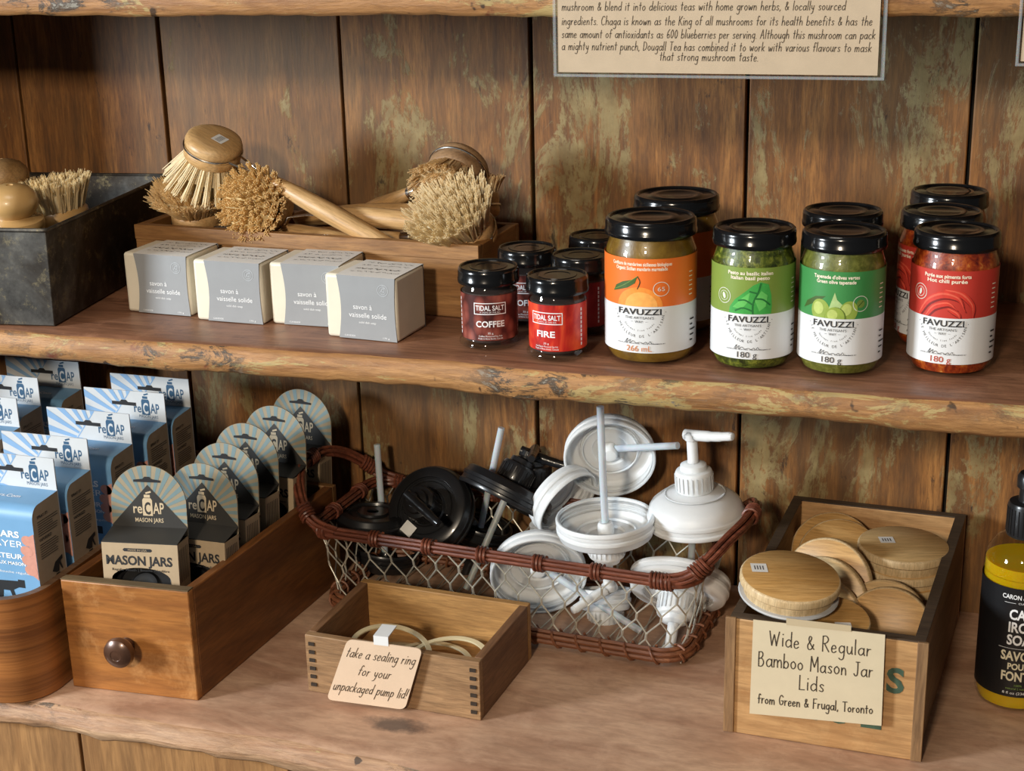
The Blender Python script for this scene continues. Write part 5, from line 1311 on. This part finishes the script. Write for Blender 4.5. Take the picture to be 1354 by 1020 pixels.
bamboo_lid('rear bamboo lid of the dim pair against the back of the crate', tob(1101, 732, .017), (.05, -.75, .66), .038, bam, None, (1, 0, 0))

# ---- soap bottle at the right edge
bo = at(1338, 922, z=L)
sbt = thing('soap_bottle', 'clear pump bottle of yellow soap with a black label beyond the crate', 'bottle', (bo.x, bo.y, L+.0003))
Rb = .0315
body = [(0, .001), (Rb*.80, .0006), (Rb*.93, .003), (Rb, .010), (Rb, .118), (Rb*.98, .128), (Rb*.90, .137), (Rb*.72, .145), (Rb*.52, .149), (.0135, .151), (.0135, .154)]
MB().lathe(body, 56).build('bottle_body', glass_mat('bottle plastic', (.97, .98, .92), 1.0, .05), sbt)
ys_m = (lambda: None)
def soap_liquid():
    mt, nt, N, L_, p = _new('golden soap')
    n = noise(nt, mapping(nt, (1, 1, 1)), 12, 2); L_.new(ramp(nt, n, [(.3, srgb('#bd960e')), (.7, srgb('#d2ad20'))]), p.inputs['Base Color'])
    p.inputs['Subsurface Weight'].default_value = .4; p.inputs['Subsurface Scale'].default_value = .02; p.inputs['Roughness'].default_value = .08; p.inputs['IOR'].default_value = 1.35
    return mt
MB().lathe([(0, .0022)]+[(max(.001, r-.0012), z+.0014) for r, z in body[1:5]]+[(Rb-.0012, .119), (Rb*.95, .128), (0, .128)], 48).build('liquid', soap_liquid(), sbt)
mb = MB(); mb.lathe([(0, .149), (.0150, .149), (.0160, .150), (.0160, .176), (.0150, .178), (.0085, .179), (.0080, .190), (.0105, .191), (.0105, .200), (.0085, .203), (0, .203)], 32)
for k in range(28): mb.box((-.0005, -.0004, .152), (.0005, .0004, .174), 0, Matrix.Rotation(2*PI*k/28, 4, 'Z') @ Matrix.Translation((.0160, 0, 0)))
mb.tube(catmull([(0, 0, .198), (.012, -.008, .2), (.026, -.018, .199), (.032, -.022, .192)], 4), .0058, 12)
mb.build('pump_head', blk_plastic, sbt)
mb = MB(); fa = face((bo.x, bo.y, 0), 7); pr = Print(mb, cylmap(Rb+.0003, fa))
pr.rect(-Rb*2.7, .0165, Rb*2.7, .114, 0, 0, 60)
pr.arctext = pr.arctext
pr.text('CARON & DOUCET', .001, .1045, .0038, 1, .038, bold=.02); pr.text('CUISINE', .000, .1005, .0015, 1, .010); 
for u0, u1 in ((-.016, -.007), (.007, .016)): pr.rect(u0, .1009, u1, .1012, 1, 2, 3)
for txt, v, ww_ in (('CAST', .0868, .0225), ('IRON', .0755, .0225), ('SOAP', .0642, .0235)): pr.text(txt, 0, v, .0088, 1, ww_, bold=.03)
pr.rect(-.018, .0605, .018, .0608, 1, 2, 6)
for txt, v, ww_, hh_ in (('SAVON', .0500, .0290, .0082), ('POUR', .0418, .0170, .0056), ('FONTE', .0315, .0260, .0082)): pr.text(txt, -.001, v, hh_, 2, ww_, bold=.03)
pr.text('100%', 0, .0265, .0018, 3, .006); pr.text('natural | naturel', 0, .0236, .0018, 3, .019); pr.text('8 fl oz (236 ml)', 0, .0192, .0022, 1, .024)
mb.build('paper_label', [pmat('black label', (.008, .008, .009), .4, 0, .1), white_ink, pmat('cream print', srgb('#d8d0b4'), .6, 0, .02), pmat('green print', srgb('#7d9a4a'), .6, 0, .02)], sbt)
